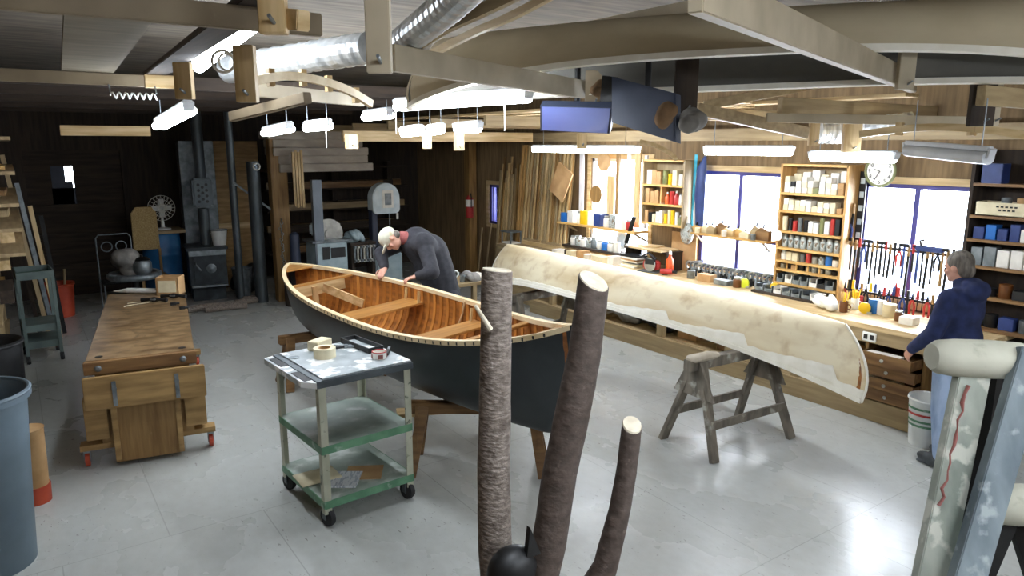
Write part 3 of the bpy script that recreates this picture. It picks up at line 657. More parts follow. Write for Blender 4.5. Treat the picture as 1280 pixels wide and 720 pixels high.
# foil ducts
M['foil']=mat('silver foil duct','#b9bec0','#e0e3e4',(12,12,12),.32,.45)
def duct(label,pix,r):
    pts=[at(*p) for p in pix]; P=[];Q=[]
    for i in range(len(pts)-1):
        n=24
        for k in range(n): P.append(pts[i].lerp(pts[i+1],k/n)); 
    P.append(pts[-1]); Q=[r*(1+.06*(i%4<2)) for i in range(len(P))]; c=P[0].copy()
    return tag(B().tube([p-c for p in P],Q,20).build('foil_duct','foil',loc=c,smooth=False),label,'duct')
duct('silver ribbed foil duct under the roof left of the bolted hanger post',[(285,86,4.6),(380,72,4.3),(462,60,4.0)],.085)
duct('silver ribbed foil duct rising to the top edge right of the bolted hanger post',[(488,66,3.7),(520,40,3.4),(560,8,3.0),(600,-30,2.7)],.07)
duct('short silver ribbed duct above the parts shelf lamp',[(1022,163,6.3),(1060,163,6.3)],.11)
duct('long dim ribbed duct over the tool window lamp',[(1078,160,6.2),(1140,152,6.1)],.08)
# fluorescent lamps
def lamp(label,p0,p1,w=.09,group=None,pull=0,n=2,lit='tube'):
    p0=Vector(p0);p1=Vector(p1); c=(p0+p1)/2; d=(p1-p0); l=d.length; d.normalize(); x=d.cross(Vector((0,0,1))).normalized()
    r=thing('ceiling_lamp',label,'lamp',c,0,group)
    B().bar(-d*l/2+Vector((0,0,.055)),d*l/2+Vector((0,0,.055)),w*.75,.03).build('housing','fixture',r,bev=.006)
    for k in range(n):
        o=x*(w*.3*(2*k-(n-1)) if n>1 else 0)
        B().cyl(o-d*(l/2-.02),o+d*(l/2-.02),.03 if n>1 else .04,seg=12).build('tube',lit,r,smooth=True)
    for s in (-1,1):
        B().bar(d*s*(l/2-.005)+Vector((0,0,.03)),d*s*(l/2+.012)+Vector((0,0,.025)),w*.8,.06).build('end_cap','fixture',r)
        q=d*s*l*.4; B().cyl(q+Vector((0,0,.07)),q+Vector((0,0,max(.1,min(.35,2.93-c.z)))),.004,seg=6).build('hanging_chain','steel',r)
    for k in range(pull): 
        q=d*l*(-.35 if k==0 else .52); B().cyl(q+Vector((.0,0,-.01)),q+Vector((0,0,-.2)),.004,seg=6).build('pull_cord','white',r)
    return r
lamp('bright ceiling lamp at upper left running away between the hanger posts',atz(330,20,3.2),atz(246,84,3.0),.06,n=1)
lamp('bright ceiling lamp above the stove side, farther left',aty(236,138,5.4),aty(199,158,6.6),.09)
lamp('small bright lamp over the wood post by the stove',at(362,161,6.6),at(332,167,7.4),.09)
lamp('slim far lamp with a pull cord above stacked white boards',at(412,157,6.6),at(382,160,7.4),.05,pull=1,n=1)
lamp('long bright lamp with pull cords over the middle of the green canoe',at(660,122,4.5),at(497,134,5.6),.09,pull=2)
lamp('far lamp directly left of the narrow beam crossing, behind canoe lamp',at(487,144,6.2),at(457,147,6.9),.07,n=2)
lamp('left of three small lamps hanging over the bending man',at(526,164,7.0),at(503,167,7.3),.08,n=1)
lamp('middle of three small lamps hanging over the bending man',at(553,162,7.0),at(536,165,7.25),.07,n=1)
lamp('right of three small lamps hanging over the bending man',at(600,160,6.6),at(570,162,6.9),.08,n=1)
lamp('long lamp along the wall above the jar shelf window',(6.15,8.35,2.47),(6.15,6.3,2.47),.12)
lamp('long lamp along the wall above middle window',(6.1,5.22,2.47),(6.1,4.2,2.47),.10)
lamp('long lamp along the wall above parts shelves and clock',(5.9,3.85,2.43),(5.9,3.1,2.43),.10)
lamp('slim unlit tube lamp at far right under the roof',at(1238,198,4.3),at(1132,188,5.2),.05,n=1,lit='fixture')
lamp('lamp out over the right side of the room',(4.9,.9,2.55),(5.9,-.3,2.55),.09)  # unseen lamp, added as fill for the foreground
lamp('lamp out over the front of the room, left',(1.2,-.5,2.75),(2.3,-1.1,2.75),.12,n=3)  # added behind the camera to brighten the near timbers
lamp('lamp out over the front of the room, middle',(2.8,-.4,2.75),(4.0,-1.0,2.75),.12,n=3)  # second unseen fill added behind the camera
lamp('lamp out overhead above the near end of the room',(.45,.35,3.25),(1.35,.75,3.25),.12,n=2)  # unseen, added to light the trunk ends, hanger post and cart top
# televisions
def panel(name,label,q,th,face,back):
    a,b_,d=[at(*p) for p in q]; c=(b_+d)/2; x=(b_-a); y=(d-a); n=x.cross(y).normalized()
    if n.dot(cam.location-c)<0: n=-n
    r=thing(name,label,'television',c)
    def sl(nm,m,s,o,t):
        b=B(); P=[(-.5,-.5),(.5,-.5),(.5,.5),(-.5,.5)]
        V0=[x*u*s+y*v*s+n*(o-t/2) for u,v in P]; V1=[x*u*s+y*v*s+n*(o+t/2) for u,v in P]
        va=[b.bm.verts.new(p) for p in V0]; vb=[b.bm.verts.new(p) for p in V1]
        b.bm.faces.new(va[::-1]); b.bm.faces.new(vb)
        for i in range(4): b.bm.faces.new((va[i],va[(i+1)%4],vb[(i+1)%4],vb[i]))
        return b.build(nm,m,r)
    sl('casing',back,1.0,0,th); sl('screen' if face=='screen' else 'back_cover',face,.94,th/2,.006)
    B().cyl(-n*.02,-n*.02+Vector((0,0,.35)),.02).build('mount','iron',r)
    return r
panel('television','television hung from the ceiling, glossy screen tilted down at the left',[(677,129,5.0),(768,131,4.7),(677,160,5.25)],.05,'screen','tvback')
panel('television','television back hung at right of the other, dark and angled',[(768,97,4.7),(848,118,4.4),(768,154,4.7)],.06,'tvback','tvback')
beam('mount_arm','dark flat mounting plate behind the two televisions',at(752,115,4.95),at(770,118,4.8),.02,.22,'iron','mount')
def lump(name,label,c,r,m,cat,seed=0):
    random.seed(seed); b=B(); 
    for k in range(5): b.ell((random.uniform(-.5,.5)*r[0],random.uniform(-.5,.5)*r[1],random.uniform(-.5,.5)*r[2]),tuple(v*random.uniform(.55,.8) for v in r),(random.random(),random.random(),0),10)
    o=b.build(name,m,loc=c,smooth=True)
    md=o.modifiers.new('r','REMESH'); md.mode='VOXEL'; md.voxel_size=max(.008,min(r)*.16); md.use_smooth_shade=True
    return tag(o,label,cat)
lump('leather_glove','brown leather glove hanging in front of the dark television',at(832,148,4.25),(.08,.05,.09),'brownrag','glove',3)
lump('cap','grey crumpled cap hanging on the dark hanger post by the television',at(861,153,4.35),(.11,.07,.10),'rag','cap',4)
lump('leather_glove','brown glove on the post left of the television',at(750,112,5.05),(.06,.04,.07),'brownrag','glove',5)
q=aty(138,119,5.78); hz=thing('coiled_hose','pale coiled hose hung under the second left tie beam','hose',q)
B().tube([(.03*math.cos(t)*0+.30*t/44,.02*math.cos(t),.02*math.sin(t)) for t in range(0,44)],.006,6).build('coil','whiteplastic',hz)
for x in (0,.29): B().tube([(x,0,.02),(x,.03,2.95-q.z),(x,.07,2.955-q.z)],.005,6).build('hook','steel',hz)
tag(B().torus((0,0,0),.045,.006,(.2,1,.2)).torus((0.02,.02,0),.036,.005,(.8,1,.2)).build('cord','white',loc=at(279,77,3.1)),'white loops of cord hanging right of upper left lamp','cord')

# ------------------------------------------------------------------ far end
# wood stove
s=thing('wood_stove','black cast wood stove with round air dial on its door','stove',(2.52,12.55,0),-.12)
B().box((0,0,.57),(.56,.62,.62)).build('firebox','darksteel',s,bev=.01)
B().box((0,0,.90),(.62,.70,.05)).build('top_plate','darksteel',s,bev=.008)
B().box((0,.02,.14),(.50,.5,.24)).build('ash_base','darksteel',s,bev=.01)
B().box((0,-.33,.3),(.54,.14,.03)).build('ash_lip','galv',s,bev=.006)
dr=B().box((0,-.325,.58),(.44,.03,.44)).build('door','darksteel',s,bev=.008)
B().lathe([(.075,0),(.075,.015),(.05,.022),(.02,.04),(.001,.04)],(.04,-.34,.58),20,axis=(0,-1,0)).build('air_dial','galv',dr,smooth=True)
B().tube([(-.19,-.34,.68),(-.19,-.39,.66),(-.12,-.40,.56)],.014,8).build('handle','galv',dr,smooth=True)
B().box((0,-.325,.84),(.56,.02,.1)).build('heat_shield','galv',s)
B().cyl((.02,.05,.92),(.02,.05,1.52),.085,seg=20).cyl((.02,.05,2.0),(.02,.05,ZC),.085,seg=20).build('flue_pipe','pipe',s,smooth=True)
h=B().box((.02,.05,1.78),(.30,.32,.46)).build('heat_reclaimer','pipe',s,bev=.03)
for dx,dz in ((0,0),(-.06,.04),(.06,.04),(-.06,-.05),(.06,-.05),(0,.09),(0,-.1),(-.06,.13),(.06,.13),(-.06,-.14),(.06,-.14)):
    B().lathe([(.024,0),(.024,.004)],(.02+dx,-.112,1.78+dz),12,axis=(0,-1,0)).build('vent_hole','black',h)
k=thing('bucket','white enamel bucket standing on the wood stove','bucket',(2.72,12.42,.926)); B().lathe([(.1,0),(.13,.24),(.135,.245),(.12,.24),(.09,.02)],(0,0,0),22).build('body','whiteplastic',k,smooth=True)
B().torus((0,0,.245),.133,.007).build('rim','galv',k); B().tube([(.13*math.cos(t),.13*math.sin(t)*.2-.02,.24-.1*math.sin(t)) for t in [PI*i/10 for i in range(11)]],.004,6).build('handle','iron',k)
tag(B().cyl((0,0,0),(0,0,3.54),.06,seg=16).build('steel_post','pipe',loc=(2.92,12.1,0),smooth=True),'slim grey steel pipe post just right of the stove','post')
tag(B().bar(Vector((0,0,0)),Vector((.52,-.2,-.45)),.03,.03).build('diagonal_pipe','galv',loc=(2.92,12.05,1.95)),'thin grey rod slanting from the pipe post towards the dark post','rod')
tag(B().box((0,0,.05),(1.0,.85,.1)).build('hearth','rag',loc=(2.55,12.5,-.06)),'low grey hearth slab under the wood stove','hearth')
random.seed(11)
for i,(x,y,l,a) in enumerate([(2.3,11.75,.55,.05),(2.62,11.7,.42,-.1),(2.55,11.55,.62,-.03),(2.95,11.85,.4,.2),(3.1,12.0,.35,.0)]):
    L_=['grey split log at the left of the hearth front','grey split log in the middle of hearth front','bark covered log lying nearest the camera before the stove','grey firewood stick right of the stove front','short grey stick next to the coal hod'][i]
    o=B().tube([(-l/2,0,0),(0,0,.005),(l/2,0,0)],[.05,.055,.05],9,noise=.12).build('firewood_log','bark',loc=(x,y,.05),rz=a); tag(o,L_,'log')
h=thing('coal_hod','galvanised coal scuttle standing right of the wood stove','bucket',(3.02,12.35,.02))
B().lathe([(.12,0),(.16,.5),(.165,.51),(.15,.5),(.11,.02)],(0,0,0),22).build('body','galv',h,smooth=True); B().torus((0,0,.5),.16,.01).build('rim','galv',h)
lump('dark_sack','dark lumpy sack behind the coal scuttle',(3.2,12.7,.3),(.22,.2,.36),'black','sack',8)
# posts with chain
p=thing('steel_column','dark grey round column left of the chained wood post','column',(3.2,11.9,0))
B().cyl((0,0,0),(0,0,2.28),.1,seg=18).build('shaft','pipe',p,smooth=True); B().torus((.03,-.1,2.2),.05,.012,(0,1,0)).build('hook','white',p)
tag(B().box((0,0,1.32),(.26,.2,2.64)).build('wood_post','oak_z',loc=(3.55,11.8,0),bev=.01),'thick brown wood post beside the stove area','post')
ch=thing('chain','loops of steel chain hanging on the brown wood post','chain',(3.52,11.68,.4))
for i in range(22): B().torus((.015*math.sin(i*1.3),0,.045*i),.022,.006,(1,0,0) if i%2 else (0,1,0),10,5).build('link','tin',ch)
for i in range(4):
    tag(B().box((0,0,0),(.035,.03,.86+.05*(i%2))).build('hanging_strip','pine_z',loc=(3.72+.045*i,11.5,2.0)),'%s yellow wood strip from left hanging beside the brown post'%ORD[i],'strip','yellow strips by the post')
tag(B().cyl((0,0,0),(0,0,.72),.085,.075,16).ell((0,0,.72),(.075,.075,.06)).build('padded_post','tvback',loc=(3.62,11.35,0.4),smooth=True),'dark blue grey padded post end behind stern of green canoe','post')
tag(B().cyl((0,0,0),(0,0,.4),.2,seg=16).build('stump_block','dark_z',loc=(3.62,11.35,0)),'dark chopping block carrying the padded post end','block')
tag(B().box((0,0,1.0),(.11,.13,2.0)).box((0,-.08,1.0),(.15,.02,2.0)).build('steel_beam','post_grey',loc=(3.93,11.15,0)),'grey steel column standing left of the grinding disc','column')
M['paleboard']=mat('pale grey tan board','#9b9184','#b3a99b',(3,9,9),.7)
# stacked pale boards on the far rack
for i,(z,dy) in enumerate([(2.12,0),(2.25,.03),(2.38,.0),(2.51,.04),(2.64,.0)]):
    b=B().box((0,0,0),(1.6-.08*(i%2),.5,.128))
    tag(b.build('stacked_board','paleboard',loc=(4.35-.04*i,11.9+dy,z+.05),bev=.01),'%s from the bottom of pale boards stacked high at far end'%ORD[i],'board','pale boards stacked at the far end')
beam('rack_arm','dark rack arm under the left of the pale stacked boards',(3.75,11.9,2.09),(3.75,14.1,2.09),.06,.06,'dark_y','rack')
beam('rack_arm','dark rack arm under the right of the pale stacked boards',(4.95,11.9,2.09),(4.95,14.1,2.09),.06,.06,'dark_y','rack')
# dark lumber rack on the far wall
rk=thing('lumber_rack','dark lumber rack of horizontal boards along the far wall','rack',(5.3,13.8,0))
for x in (-1.2,0,1.2): B().box((x,.2,1.1),(.1,.2,2.2)).build('upright','dark_z',rk)
for z in (.5,.9,1.3,1.7,2.1): B().box((0,0,z),(2.9,.5,.03)).build('shelf','dark_x',rk)
random.seed(5)
for i in range(16):
    lv=i%4; z=(.5,.9,1.3,1.7)[lv]+.015
    o=B().box((0,0,.06),(random.uniform(1.8,2.7),.09,.12)).build('plank',['oak_x','dark_x','oldpine_x'][i%3],loc=(5.3+random.uniform(-.15,.15),13.62+.11*(i//4),z))
    tag(o,'%s plank from the front on the %s level of far dark rack'%(ORD[i//4],ORD[lv]),'plank','planks on the far rack')
# disc grinder / table saw
g=thing('disc_sander','pale blue grey bench machine with round steel disc','sander',(4.12,11.3,0))
B().box((0,0,.66),(.52,.5,.72)).build('cabinet','bluegrey',g,bev=.02)
B().box((0,0,.15),(.44,.42,.3)).build('base','greyedge',g)
B().box((0,-.05,1.03),(.66,.5,.03)).build('table','steel',g,bev=.005)
B().box((-.1,-.255,.84),(.12,.012,.2)).build('switch_plate','black',g); B().box((.1,-.255,.84),(.24,.012,.16)).build('control_panel','black',g)
B().lathe([(.24,0),(.24,.03),(.07,.035),(.07,.06),(.001,.06)],(0.02,-.05,1.13),28,axis=(0,-1,0)).build('disc','tin',g,smooth=True)
B().box((.02,.08,1.2),(.5,.12,.2)).build('motor_housing','sawwhite',g,bev=.03)
lump('plastic_sheet','crumpled pale blue plastic sheet right of the grinding disc',(4.62,11.2,1.06),(.2,.15,.09),'bluegrey','plastic sheet',12)
tb=thing('side_bench','narrow bench holding clamps right of the disc machine','bench',(4.68,11.25,0)); B().box((0,0,.94),(.44,.3,.04)).build('top','dark_x',tb)
for x in (-.18,.18): B().box((x,0,.46),(.05,.25,.92)).build('leg','dark_z',tb)
for i in range(7):
    tag(B().bar((0,0,0),(0,0,-.28),.03,.02,(0,1,0)).box((0,-.02,-.02),(.035,.08,.03)).box((0,-.03,-.24),(.03,.09,.03)).build('bar_clamp','tin' if i%2 else 'galv',loc=(4.5+.055*i,11.05,.92)),'%s bar clamp from the left hanging on the narrow far bench'%ORD[i],'clamp','bar clamps on the far bench')
bs=thing('bandsaw','pale blue white bandsaw with rounded top wheel cover','bandsaw',(5.25,11.5,0))
B().prism([(.25*math.cos(t),.25*math.sin(t)+.02) for t in [PI*i/16 for i in range(17)]]+[(-.25,-.2),(-.2,-.25),(.2,-.25),(.25,-.2)],-.12,.12,Matrix.Translation((0,0,1.63))@Matrix(((1,0,0,0),(0,0,1,0),(0,1,0,0),(0,0,0,1)))).build('wheel_cover','sawwhite',bs,bev=.015)
B().box((.02,-.128,1.63),(.2,.012,.3)).build('label_plate','white',bs); B().box((.02,-.136,1.63),(.12,.008,.2)).build('label_text','galv',bs)
B().box((-.2,.02,1.1),(.1,.16,.7)).build('column','tvback',bs,bev=.01); B().box((0,0,.35),(.5,.3,.7)).build('lower_housing','bluegrey',bs,bev=.02)
B().box((.05,-.02,.82),(.5,.45,.04)).build('table','steel',bs); B().cyl((.2,-.1,1.38),(.2,-.1,1.28),.02).build('blade_guide','white',bs)
B().box((.08,-.04,1.08),(.016,.003,.6)).build('blade','steel',bs)
# blue drum with fan, chair, round table
dm=thing('plastic_drum','blue plastic drum with a wooden lid behind the stove','barrel',(1.99,13.35,0))
B().lathe([(.26,0),(.29,.05),(.3,.3),(.31,.33),(.3,.36),(.3,.7),(.31,.73),(.3,.76),(.29,1.05),(.27,1.08)],(0,0,0),28).build('drum','blueplastic',dm,smooth=True)
B().box((0,0,1.115),(.68,.6,.05)).build('lid','oldpine_x',dm)
fn=thing('desk_fan','white round desk fan standing on the blue drum','fan',(2.03,13.3,1.14))
B().lathe([(.13,0),(.12,.02),(.03,.04),(.022,.2),(.001,.2)],(0,0,0),20).build('base','whiteplastic',fn,smooth=True)
hd=B().lathe([(.07,0),(.07,.1),(.03,.16),(.001,.16)],(0,.02,.36),18,axis=(0,1,0)).build('motor','whiteplastic',fn,smooth=True)
cg=B()
for k in range(20): 
    a=2*PI*k/20; cg.tube([(.03*math.cos(a),-.09,.36+.03*math.sin(a)),(.15*math.cos(a),-.08,.36+.15*math.sin(a)),(.21*math.cos(a),-.02,.36+.21*math.sin(a)),(.15*math.cos(a),.05,.36+.15*math.sin(a))],.004,5)
for r_ in (.07,.14,.21): cg.torus((0,-.02-.07*(1-(r_/.21)**2),.36),r_,.005,(0,1,0),24,5)
cg.build('wire_guard','white',fn)
bl=B()
for k in range(4):
    a=k*PI/2; bl.box((.09*math.cos(a),-.03,.36+.09*math.sin(a)),(.13,.01,.09),rot=(.35,-a,0))
bl.build('blades','whiteplastic',fn)
chm=thing('cane_chair','chair with tall woven cane back beside the blue drum','chair',(1.74,12.85,0),.1)
B().box((0,0,.44),(.44,.42,.04)).build('seat','cane',chm,bev=.008); B().prism([(-.2,0),(.2,0),(.19,.6),(.12,.7),(-.12,.7),(-.19,.6)],-.02,.02,Matrix.Translation((0,.2,.85))@Matrix(((1,0,0,0),(0,0,1,0),(0,1,0,0),(0,0,0,1)))).build('backrest','cane',chm,bev=.008)
for x in (-.19,.19):
    B().box((x,-.18,.21),(.04,.04,.42)).build('leg','oak_z',chm); B().box((x,.2,.43),(.04,.04,.86)).build('leg','oak_z',chm)
rt_=thing('round_table','round table with thick grey rubber rim behind the workbench','table',(1.38,12.0,0))
B().lathe([(.0,.6),(.3,.6),(.3,.64),(.0,.64)],(0,0,0),32).build('top','rag',rt_); B().torus((0,0,.62),.33,.05,(0,0,1),32,10).build('rim','galv',rt_,smooth=True)
B().cyl((0,0,.03),(0,0,.6),.06,.05).build('pedestal','iron',rt_); B().lathe([(.25,0),(.25,.03),(.08,.06)],(0,0,0),20).build('foot','iron',rt_)
lump('rag_heap','heap of grey rags on the round table',(1.34,12.02,.80),(.27,.2,.19),'rag','rags',21)
pot=thing('pot','dark round pot with lid on the rag heap table','pot',(1.48,11.86,.655)); B().lathe([(.1,0),(.13,.05),(.13,.16),(.1,.2)],(0,0,0),20).build('body','galv',pot,smooth=True); B().lathe([(.12,.2),(.08,.24),(.02,.25),(.02,.28),(.001,.28)],(0,0,0),20).build('lid','iron',pot,smooth=True)
ic=thing('iron_chair','wrought iron chair with scrolled back behind round table','chair',(1.22,12.75,0))
b=B().tube([(-.24,0,0),(-.24,0,1.12),(-.2,0,1.17),(.2,0,1.17),(.24,0,1.12),(.24,0,0)],.012,8); b.build('back_frame','galv',ic,smooth=True)
for x in (-.1,.1): B().torus((x,0,.98),.075,.009,(0,1,0),18,6).build('scroll','galv',ic,smooth=True)
B().box((0,-.22,.46),(.46,.44,.02)).build('seat','iron',ic)
for x in (-.22,.22): B().cyl((x,-.42,0),(x,-.42,.46),.012).build('leg','galv',ic)
# red bucket, black chest
rb=thing('bucket','red plastic bucket on the floor holding sticks','bucket',(.42,12.6,0)); B().lathe([(.17,0),(.2,.5),(.215,.51),(.19,.5),(.16,.02)],(0,0,0),24).build('body','redplastic',rb,smooth=True); B().torus((0,0,.48),.2,.012).build('rim','redplastic',rb)
for i,(x,y,l) in enumerate([(.05,.02,.68),(-.03,.05,.62)]):
    tag(B().cyl((0,0,0),(.05*(1-2*i),.04,l),.018).build('stick','oldpine_z',loc=(.42+x,12.6+y,.02)),'%s wooden stick poking out of red bucket'%('right','left')[i],'stick')
beam('horizontal_rail','tan wooden rail on the wall right of the stove',(2.9,13.2,1.14),(3.45,13.2,1.14),.05,.1,'pine_x','rail')
tag(B().box((0,0,1.3),(.75,.04,2.6)).build('plywood_sheet','ply',loc=(3.35,13.5,0)),'brown plywood sheet standing behind the pipe post','plywood')
tag(B().box((0,0,1.3),(.55,.25,2.6)).build('chimney','galv',loc=(2.63,13.3,.0),bev=.01),'grey chimney breast behind the stove pipe','chimney')

# ------------------------------------------------------------------ left side
gc=thing('tool_cart','dark grey green steel cart by the left shelves','cart',(.10,10.2,0),.05)
B().box((0,0,1.02),(.36,.5,.02)).build('tray','tray_green',gc); b=B()
for x in (-.18,.18): b.box((x,0,1.05),(.012,.52,.09))
for y in (-.26,.26): b.box((0,y,1.05),(.37,.012,.09))
b.build('tray_lip','cart_green',gc)
for z in (.42,.22): B().box((0,0,z),(.36,.5,.08)).build('shelf','cart_green',gc)
for x in (-.17,.17):
    for y in (-.25,.25): 
        B().box((x,y,.56),(.035,.035,.92)).build('leg','cart_green',gc); B().lathe([(.045,-.02),(.05,0),(.045,.02)],(x,y,.05),14,axis=(1,0,0)).build('wheel','rubber',gc)
bn=thing('trash_can','large grey round plastic trash can at the left edge','bin',(-.37,5.15,0))
B().lathe([(.25,0),(.27,.4),(.31,1.05),(.335,1.06),(.335,1.1),(.315,1.1),(.3,1.04),(.24,.03)],(0,0,0),40).build('body','bin_grey',bn,smooth=True); B().torus((0,0,1.1),.325,.014,(0,0,1),40,8).build('rim','bin_grey',bn,smooth=True)
kb=thing('bucket','black bucket behind the grey trash can','bucket',(-.32,7.2,0)); B().lathe([(.22,0),(.25,.92),(.27,.94),(.25,.95),(.235,.92),(.2,.03)],(0,0,0),30).build('body','black',kb,smooth=True); B().torus((0,0,.93),.255,.015,(0,0,1),30,8).build('rim','rubber',kb,smooth=True)
pb=thing('paint_pail','yellowish pail with dark red base band beside the trash can','pail',(-.1,5.95,0)); B().lathe([(.09,.12),(.1,.55),(.105,.56),(.09,.55)],(0,0,0),22).build('body','cardboard',pb,smooth=True); B().lathe([(.095,.0),(.1,.13),(.09,.13)],(0,0,0),22).build('red_band','redplastic',pb,smooth=True)
# shelving rack with offcuts on the left wall
ls=thing('lumber_shelf','tall wooden shelf rack on left wall stacked with offcuts','shelf',(-.33,9.2,0))
for z in (.42,.95,1.28,1.58,1.80,2.02,2.3,2.6): B().box((-.1 if z<1.4 else 0.02,0,z),(.46 if z<1.4 else .70,2.9,.03)).build('shelf_board','oldpine_y',ls)
for y in (-1.4,0,1.4):
    for x in (-.3,.08): B().box((x,y,1.4),(.05,.07,2.8)).build('upright','oldpine_z',ls)
random.seed(3)
for i in range(26):
    lv=i%6; z=(.95,1.28,1.58,1.80,2.02,2.3)[lv]+.015; n=i//6
    h=random.uniform(.03,.14); l=random.uniform(.5,1.2)
    o=B().box((0,0,h/2),(.12,l,h)).build('offcut',['pine_y','oldpine_y','oak_y','shelf_wood','dark_y'][i%5],loc=(-.56+(.1 if lv<2 else .15)*n,9.2+random.uniform(-.7,.7),z),rz=random.uniform(-.04,.04))
    tag(o,'%s wood offcut from the wall on the %s shelf of left rack'%(ORD[n],ORD[lv]),'offcut','offcuts on the left rack')
for i,(x,y,h,dx) in enumerate([(.2,10.9,2.4,-.25),(.26,10.95,2.05,-.2),(.1,11.2,2.6,-.2),(.32,11.1,1.75,-.15),(.38,11.3,1.6,-.1)]):
    t_=['longest grey','second','tall rear','short','shortest dark'][i]
    tag(B().bar((0,0,0),(dx,.1,h),.05,.03,(0,1,0)).build('leaning_pole',['oldpine_z','galv','dark_z','pine_z','iron'][i],loc=(x,y,.02)),'%s leaning pole against the left rack end'%t_,'pole')
# ------------------------------------------------------------------ right wall: bench
def atx(px,py,x):
    r=fw+rt*((px-640)/900)-upv*((py-360)/900); return cam.location+r*(x/r.x)
bw=thing('wall_bench','long wooden bench running under the windows along right wall','workbench',(6.85,5.8,0))
BY0,BY1=-3.25,3.0
B().box((0,(BY0+BY1)/2,.885),(.9,BY1-BY0,.05)).build('worktop','pine_y',bw,bev=.004)
B().box((-.42,(BY0+BY1)/2,.80),(.035,BY1-BY0,.12)).build('apron','oldpine_y',bw)
B().box((-.42,(BY0+BY1)/2,.10),(.06,BY1-BY0,.20)).build('kick_board','oldpine_y',bw,bev=.004)
B().box((.0,(BY0+BY1)/2,.19),(.8,BY1-BY0,.03)).build('bottom_shelf','oldpine_y',bw)
for y in (-3.2,-1.6,-.75,.3,1.4,2.5): B().box((-.38,y,.47),(.08,.09,.62)).build('leg','oldpine_z',bw)
ob=B().box((-.445,-2.36,.795),(.02,.13,.085)).build('outlet_plate','whiteplastic',bw,bev=.004)
for y in (-.03,.03): B().box((-.457,-2.36+y,.795),(.006,.035,.045)).build('socket','black',ob)
# drawer unit
du=thing('drawer_cabinet','brown drawer cabinet under bench with drawers pulled partly open','cabinet',(6.8,3.22,.205))
B().box((.0,-.265,.27),(.66,.03,.54)).box((0,.265,.27),(.66,.03,.54)).box((.32,0,.27),(.02,.52,.54)).box((0,0,.535),(.66,.52,.02)).build('body','oak_z',du)
for i,(z,op) in enumerate([(.44,.2),(.31,.1),(.19,.12),(.07,.08)]):
    d=B().box((-.34-op,0,z),(.02,.5,.105)).box((-.16-op*.5,-.235,z-.01),(.34+op,.012,.08)).box((-.16-op*.5,.235,z-.01),(.34+op,.012,.08)).box((-.16-op*.5,0,z-.045),(.34+op,.48,.008)).build('drawer','oak_y',du)
    B().lathe([(.012,0),(.018,.015),(.001,.02)],(-.35-op,0,z),10,axis=(-1,0,0)).build('knob','tin',d)
    B().box((-.26-op*.8,.05,z+.005),(.1,.3,.05)).build('contents','white' if i<2 else 'cream',d)
# ---- generic small things
COL={'white':'white','cream':'cream','brown':'cardboard','silver':'tin','red':'redp','olive':'olive','yellow':'yellow','dark blue':'bluedark','blue':'blue','amber':'brown','black':'black','grey':'galv','orange':'orange','clear':'jar'}
def small(kind,col,loc,w,dp,h,label,group=None,rz=0):
    m=COL[col]
    if kind=='box':
        o=B().box((0,0,h/2),(dp,w,h)).build('box',m,loc=loc,rz=rz,bev=.003); c='box'
    elif kind=='book':
        o=B().box((0,0,h/2),(dp,w,h)).build('book',m,loc=loc,rz=rz,bev=.002); c='book'
    elif kind=='can':
        r=w/2; o=B().lathe([(r*.95,0),(r,.004),(r,h*.95),(r*1.02,h*.97),(r*.96,h),(r*.9,h*.97)],(0,0,0),16).build('can',m,loc=loc,smooth=True); c='can'
    elif kind=='jar':
        r=w/2; o=B().lathe([(r*.9,0),(r,.01),(r,h*.72),(r*.75,h*.82),(r*.75,h*.85)],(0,0,0),14).build('jar',m,smooth=True,loc=loc); c='jar'
        B().lathe([(r*.8,h*.84),(r*.82,h),(.001,h)],(0,0,0),14).build('lid','tin',o,smooth=True)
    elif kind=='bottle':
        r=w/2; o=B().lathe([(r*.95,0),(r,.01),(r,h*.6),(r*.35,h*.78),(r*.32,h*.86)],(0,0,0),14).build('bottle',m,loc=loc,smooth=True); c='bottle'
        B().lathe([(r*.4,h*.85),(r*.4,h),(.001,h)],(0,0,0),12).build('cap','white' if col!='white' else 'redp',o,smooth=True)
    elif kind=='bin':
        o=B().box((0,0,.004),(dp,w,.008)).box((0,-w/2+.004,h/2),(dp,.008,h)).box((0,w/2-.004,h/2),(dp,.008,h)).box((dp/2,0,h/2),(.008,w,h)).box((-dp/2,0,h*.25),(.008,w,h*.5)).build('parts_bin',m,loc=loc); c='bin'
        B().box((0,0,h*.3),(dp*.85,w*.85,h*.3)).build('contents','jar' if random.random()<.5 else 'iron',o)
    return tag(o,label,c,group)
random.seed(21)
def row(unit,lv,kinds,y0,y1,xf,z,hmax,group,dp=.14,hmin=.55):
    n=len(kinds); p=(y0-y1)/n
    for i,(k,c) in enumerate(kinds):
        y=y0-p*(i+.5); h=hmax*random.uniform(hmin,.95); w=p*random.uniform(.8,.93); d=dp*random.uniform(.7,1) if k in('box','book','bin') else w
        if k in('can','jar','bottle'): w=min(w,.11)
        small(k,c,(xf+d/2+random.uniform(.01,.03),y,z),w,d,h,'%s %s, %s from left on the %s of %s'%(c,'parts bin' if k=='bin' else k,ORD[i],lv,unit),group)
def stacks(unit,lv,cols,y0,y1,xf,z,bh,group,dp=.12):
    n=len(cols); p=(y0-y1)/n
    for i,cs in enumerate(cols):
        zz=z
        for j,c in enumerate(cs):
            h=bh*random.uniform(.85,1.1); w=p*random.uniform(.8,.94); d=dp*random.uniform(.75,1)
            small('box',c,(xf+d/2+.01+.015*random.random(),y0-p*(i+.5),zz),w,d,h,'%s box, %s from left, %s from bottom of stack on %s of %s'%(c,ORD[i],ORD[j],lv,unit),group); zz+=h+.001
